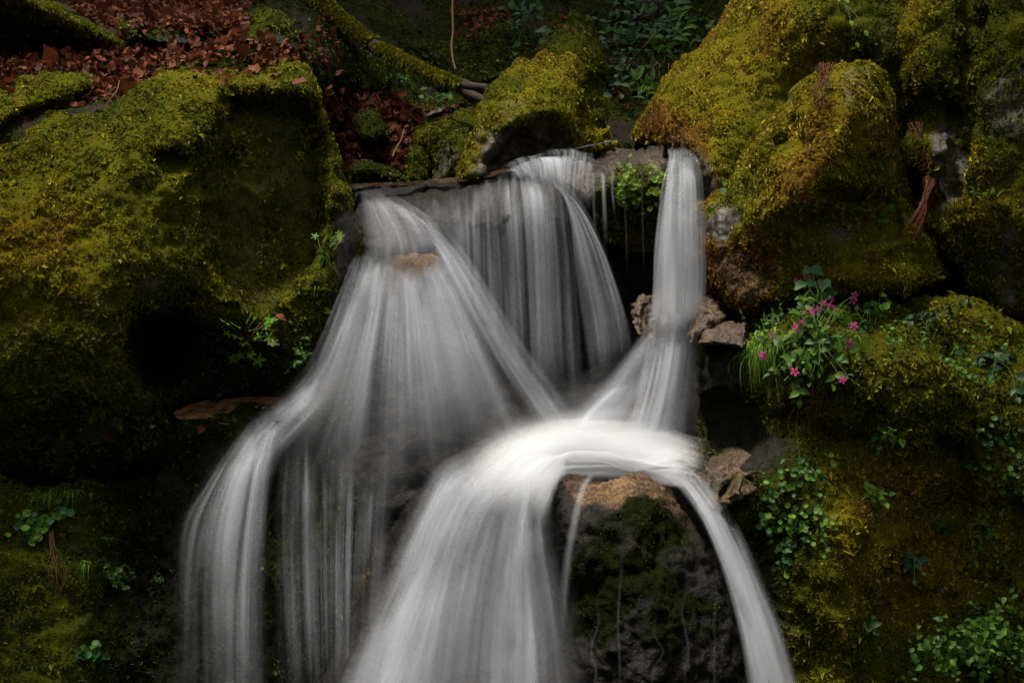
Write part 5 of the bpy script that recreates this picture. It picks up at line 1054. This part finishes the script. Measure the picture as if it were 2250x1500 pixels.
# --- dead ferns on the right
def dead_fern(label, keys, root, n, drop, spreadx, curl=False):
    t = plant('dead_fern', label, 'fern', place(keys, *root)[0]); b = pt(*root, keys, .02)
    for i in range(n):
        x1 = root[0] + rng.normal() * spreadx; y1 = root[1] + drop * rng.uniform(.6, 1.05); e = pt(x1, y1, keys, .04)
        P = open_curve([b, b + (e - b) * .12 + [rng.normal() * .015, -.05, .035], b + (e - b) * .5 + [0, -.05, .0], e], 14); A = [tube_arrays(P, .0016, .0008, 3)]
        for k in range(3, 14):
            for s in (1, -1):
                d = np.array([s * rng.uniform(.3, 1), rng.normal() * .5, -rng.uniform(.3, 1.0)]); l = .018 * rng.uniform(.6, 1.4); q = P[k]
                A.append((np.array([q, q + d * l * .5 + [0, -.003, 0], q + d * l, q + d * l * .5 + [.003, .002, -.002]]), np.array([[0, 1, 2, 3]])))
        V, F = join_arrays(A); mesh_part(t, 'frond', V, F, 'deadfern')
    return t
dead_fern('large brown dead fern hanging from the right cliff', 'hump cliff', (2025, 400), 34, 120, 24)
dead_fern('thin upper wisps of brown dead fern by the grey rock patch', 'hump cliff', (2005, 285), 8, 100, 14)
dead_fern('red-brown dead fern draped over the saddle of the humped boulder', 'slope hump', (1806, 158), 12, 80, 18)
ff = plant('fern', 'young curled fern shoots rising above the red-brown dead fern', 'fern', place('slope hump', 1803, 155)[0])
for (x, y) in ((1790, 128), (1796, 122), (1812, 112)):
    leaf(ff, 'frond', 'mid', pt(1804, 156, 'slope hump', .01), pt(x, y, 'slope hump', .08) - pt(1804, 156, 'slope hump', .01), .075, [0, -1, .2], name='frond')
gf = plant('fern', 'single green fern frond beside the hanging dead fern', 'fern', place('hump cliff', 1990, 325)[0])
for (dx, dy, s) in ((0, 12, .075), (12, -20, .06)):
    leaf(gf, 'frond', 'fresh', pt(1988 + dx, 325 + dy * 0, 'hump cliff', .03), [.2 * dx / 10, -.5, -.5 if dy > 0 else .6], s, [0, -1, .3], name='frond')
rosette('small pale herb low on the humped boulder', 'hump', (1930, 475), [(1905, 460), (1918, 452), (1935, 465), (1948, 458), (1952, 462), (1932, 480), (1945, 480), (1920, 475)], 'round', 'mid', .024)
rosette('bright little leaves near the top edge on the sloping boulder', 'slope', (1850, 12), [(1842, 6), (1852, 4), (1858, 8), (1870, 48), (1872, 52), (1902, 66), (1884, 92)], 'ovate', 'lime', .026, stem='stem')
rosette('tiny dark plant at the foot of the sloping boulder', 'slope hump', (1600, 408), [(1588, 412), (1598, 402), (1610, 398), (1592, 420), (1606, 408)], 'ovate', 'mid', .03, stem='stem')
grass('little grass blades in the gap by the slender column', 'hump slope', 1562, 462, 14, .05, 5, .5)
grass('sparse grass over the grey rock patch by the right cliff', 'cliff', 2170, 425, 16, .08, 14, .5)

# --- background: ivy, grasses, twigs
HB = 'hillside tall mound'
def many_leaves(name, label, keys, spots, shape, mats, size, cat):
    t = plant(name, label, cat, place(keys, spots[0][0], spots[0][1])[0])
    for (cx, cy, sx, sy, n) in spots:
        for i in range(n):
            x = cx + rng.normal() * sx; y = cy + rng.normal() * sy; p, nr = place(keys, x, y, rng.uniform(.02, .14))
            leaf(t, shape, random.choice(mats), p, rng.normal(size=3) * [1, .4, .7], size * rng.uniform(.7, 1.3), TOCAM * .8 + [0, 0, .5] + .4 * rng.normal(size=3))
    L = []
    for (cx, cy, sx, sy, n) in spots:
        for i in range(max(2, n // 9)):
            L.append(tube_arrays(open_curve([place(keys, cx + rng.normal() * sx, cy + sy, .0)[0], place(keys, cx + rng.normal() * sx, cy, .06)[0], place(keys, cx + rng.normal() * sx, cy - sy, .05)[0]], 8), .003, .002, 4))
    V, F = join_arrays(L); mesh_part(t, 'stems', V, F, 'bark', kind='stuff')
    return t
many_leaves('ivy', 'dark ivy spreading over the bank at the top of the picture', HB, [(1390, 70, 45, 40, 170), (1370, 150, 22, 40, 90), (1450, 40, 40, 30, 90)], 'ovate', ['dark', 'mid', 'dark'], .042, 'ivy')
many_leaves('ivy', 'ivy tendrils on the dark mound above the central boulder', HB, [(1150, 40, 26, 30, 50), (1175, 60, 12, 20, 20)], 'ovate', ['dark', 'dark', 'mid'], .05, 'ivy')
many_leaves('shrub', 'leafy green shrub on the bank beside the sloping boulder', HB, [(1510, 60, 28, 30, 70), (1475, 110, 20, 20, 30), (1420, 170, 14, 20, 20)], 'narrow', ['mid', 'fresh', 'mid'], .07, 'shrub')
many_leaves('herb', 'small-leaved plants on the flat grey stone below the branch', 'hillside stone2', [(960, 212, 28, 6, 30), (890, 175, 12, 14, 16), (870, 165, 8, 10, 8)], 'ovate', ['mid', 'mid', 'fresh'], .030, 'plant')
grass('pale dry grass on the bank between the two leaning boulders', 'hillside', 1420, 150, 40, .3, 22, .5, m='straw', width=.003)
grass('green grass on the bank beside the sloping boulder', 'hillside slope', 1405, 190, 40, .2, 10, .7, width=.003)
# fallen mossy branch
def branch(name, label, pts, r0, r1, moss, cat='branch', sides=9):
    P = open_curve(at(*np.array(pts, float).T), 46); P = P + 0.012 * np.stack([fbm(P, .25, 2, 7 + k) for k in range(3)], 1); r = np.linspace(r0, r1, 46) * (1 + .16 * fbm(P, .12, 2, 5))
    t = plant(name, label, cat, P[0]); V, F = tube_arrays(P, r, 0, sides)
    mesh_part(t, 'limb', V, F, 'bark')
    return t, P, r
BRL = 'long mossy fallen branch leaning across the dark hollow'
bt_, P, r = branch('fallen_branch', BRL, [(660, -60, 7.3), (720, 20, 7.1), (800, 85, 6.9), (880, 135, 6.65), (950, 165, 6.45), (1010, 185, 6.3), (1085, 197, 6.15)], .052, .016, True)
for pts, r0, r1 in (([(1000, 182, 6.34), (1030, 205, 6.25), (1075, 225, 6.1)], .026, .018), ([(985, 178, 6.38), (1010, 176, 6.3), (1050, 188, 6.2)], .012, .006)):
    V, F = tube_arrays(open_curve(at(*np.array(pts, float).T), 14), r0, r1, 7); mesh_part(bt_, 'fork', V, F, 'bark')
n = 16000; ii = rng.integers(0, 40, n); ff_ = rng.random((n, 1)); Q = P[ii] * (1 - ff_) + P[ii + 1] * ff_; D = rng.normal(size=(n, 3)) + [0, -.5, 1.1]; T = P[ii + 1] - P[ii]; T /= np.linalg.norm(T, axis=1, keepdims=True); D -= (D * T).sum(1, keepdims=True) * T; D /= np.linalg.norm(D, axis=1, keepdims=True)
keep = (D[:, 2] > -.45) & (fbm(Q, .18, 2, 3) > -.72); Q, D, ii = Q[keep], D[keep], ii[keep]
BV, BF = blades(Q + D * r[ii][:, None] * .97, D, (.012, .024), .2, .25)
mo = link('moss', new_mesh('moss', BV - np.array(bt_.location), BF, [M_MOSS], {'hue': np.repeat(np.clip(.52 + .12 * rng.normal(size=len(Q)), 0, 1), 4), 'tint': np.repeat(np.exp(.35 * rng.normal(size=len(Q))), 4)}, smooth_shade=False), bt_); mo['kind'] = 'stuff'
for lab, pts, r0, r1 in (('thin bare twig hanging down in front of the dark mound', [(994, -40, 6.6), (996, 60, 6.55), (993, 110, 6.5), (1001, 152, 6.45)], .006, .004),
                         ('pale dry twig slanting over the bank by the sloping boulder', [(1370, 150, 7.4), (1420, 100, 7.2), (1455, 65, 7.1)], .005, .003),
                         ('thin twig lying on the moss cushion edge of the huge boulder', [(232, 230, 4.92), (252, 205, 4.93), (262, 178, 4.98)], .0025, .0015),
                         ('dry twig on the leaf drift above the stream', [(862, 345, 6.1), (880, 310, 6.2), (888, 285, 6.3)], .004, .0025),
                         ('dark stick lying at the edge of the brown rock pool', [(460, 922, 4.66), (480, 928, 4.62), (505, 934, 4.6)], .004, .002)):
    P_ = open_curve(at(*np.array(pts, float).T), 20); P_ = P_ + .006 * np.stack([fbm(P_, .1, 2, 17 + k) for k in range(3)], 1); V, F = tube_arrays(P_, r0, r1, 5)
    tag(link('twig', new_mesh('twig', V, F, [ML['straw']], {'tint': np.full(len(V), .3)})), lab, 'twig')

# --- fallen leaves
DEAD = [dead_leaf(k) for k in range(6)]
def litter_points(key, polys, dens, limit=None):
    S = SURF[key]; w = np.zeros(S['nf'])
    for pl in polys:
        q, _, _ = sdist(S['px'], S['py'], closed_curve(pl, 6)); w = np.maximum(w, smooth(-6, 14, q + 8 * fbm(S['V'][:S['nf']], .15, 2, 4)))
    return scatter(S, dens, w)
LIT = [('hillside', [[(-100, 130), (60, 150), (180, 130), (280, 110), (250, 60), (130, 0), (180, -40), (560, -40), (540, 15), (400, 45), (270, 50), (300, 95), (420, 112), (640, 112), (660, 125), (560, 140), (330, 150), (240, 200), (180, 215), (100, 230), (60, 250), (-100, 290)]], 3300, 'russet beech leaf in the drift behind the huge boulder', 'beech leaves behind the huge boulder', 150),
       ('hillside', [[(715, 215), (760, 215), (880, 225), (940, 240), (1010, 225), (1020, 240), (930, 280), (900, 310), (890, 380), (850, 405), (790, 380), (760, 350), (735, 280)]], 3300, 'russet beech leaf in the drift beside the stream', 'beech leaves in the drift beside the stream', 120),
       ('hillside', [[(1000, 0), (1100, -20), (1120, 70), (1050, 80), (1000, 70)], [(690, 30), (720, 30), (730, 150), (690, 150)], [(1330, 100), (1400, 140), (1380, 240), (1350, 250)]], 500, None, None, 0),
       ('shelf', [[(280, 30), (420, 46), (520, 30), (540, 70), (480, 78), (300, 64)]], 3000, None, None, 0), ('mound', [[(1000, 60), (1110, 60), (1120, 90), (1010, 90)]], 500, None, None, 0),
       ('left', [[(300, 140), (420, 128), (640, 118), (650, 130), (560, 150), (420, 145), (330, 165), (250, 220), (190, 215)]], 3200, 'russet beech leaf lying on top of the huge boulder', 'beech leaves on top of the huge boulder', 30),
       ('stone2', [[(860, 240), (1000, 225), (1000, 240), (870, 275)]], 300, None, None, 0), ('left', [[(380, 130), (690, 130), (700, 180), (420, 190)]], 160, None, None, 0), ('tall', [[(1180, 40), (1300, 40), (1300, 200), (1180, 200)]], 60, None, None, 0)]
SV, SF, ST = [], [], []; so = 0
for key, polys, dens, lab, grp, ind in LIT:
    rr_ = litter_points(key, polys, dens)
    if rr_ is None: continue
    P, N, _, _ = rr_; order = np.argsort(np.linalg.norm(P - CAM, axis=1))
    for c, i in enumerate(order):
        nr = N[i] * .8 + [0, -.15, .6] + .55 * rng.normal(size=3); d = rng.normal(size=3); size = .034 * math.exp(.32 * rng.normal()); p = P[i] + N[i] * rng.uniform(.002, .028)
        M = orient(p, d, nr, size)
        if lab and c < ind:
            o = link('fallen_leaf', leaf_mesh('dead', 'rust', random.randrange(6))); o.matrix_local = M; tag(o, lab, 'leaf', grp)
        else:
            V0, F0 = DEAD[rng.integers(6)]; Mn = np.array(M); SV.append(V0 @ Mn[:3, :3].T + Mn[:3, 3]); SF.append(F0 + so); so += len(V0); ST.append(np.full(len(V0), rng.random()))
tag(link('leaf_litter', new_mesh('leaf_litter', np.vstack(SV), np.vstack(SF), [ML['rust']], {'tint': np.concatenate(ST)})), 'carpet of russet beech leaves between the rocks', 'leaf litter', kind='stuff')
for lab, key, x, y, s in (('single orange leaf on dark rock below the brown pool', 'lowleft', 438, 957, .045), ('reddish leaf on the bare streak low on the huge boulder', 'left', 236, 944, .05), ('bright red leaf caught left of the long pale grass', 'lowright', 1640, 818, .05), ('curled orange leaf on the lit mossy brow above the alcove', 'left', 640, 184, .06),
                         ('pale curled leaf at the moss edge left of the brow', 'left', 300, 160, .06), ('small leaf on the mossy ledge right of the lobed herb', 'left', 608, 686, .04), ('curled leaf behind the lobed herb on the huge boulder', 'left', 588, 735, .05), ('tan leaf stuck below the orange moss of the humped boulder', 'hump', 1757, 435, .04), ('red leaf beside the small pale herb on the humped boulder', 'hump', 1903, 475, .035), ('reddish leaf on the right cliff near the sparse grass', 'cliff', 2132, 428, .035)):
    p, nr = place(key, x, y, .012); o = link('fallen_leaf', leaf_mesh('dead', 'rust', random.randrange(6))); o.matrix_local = orient(p, [1, -.3, rng.normal() * .5], nr + TOCAM * .3, s); tag(o, lab, 'leaf')
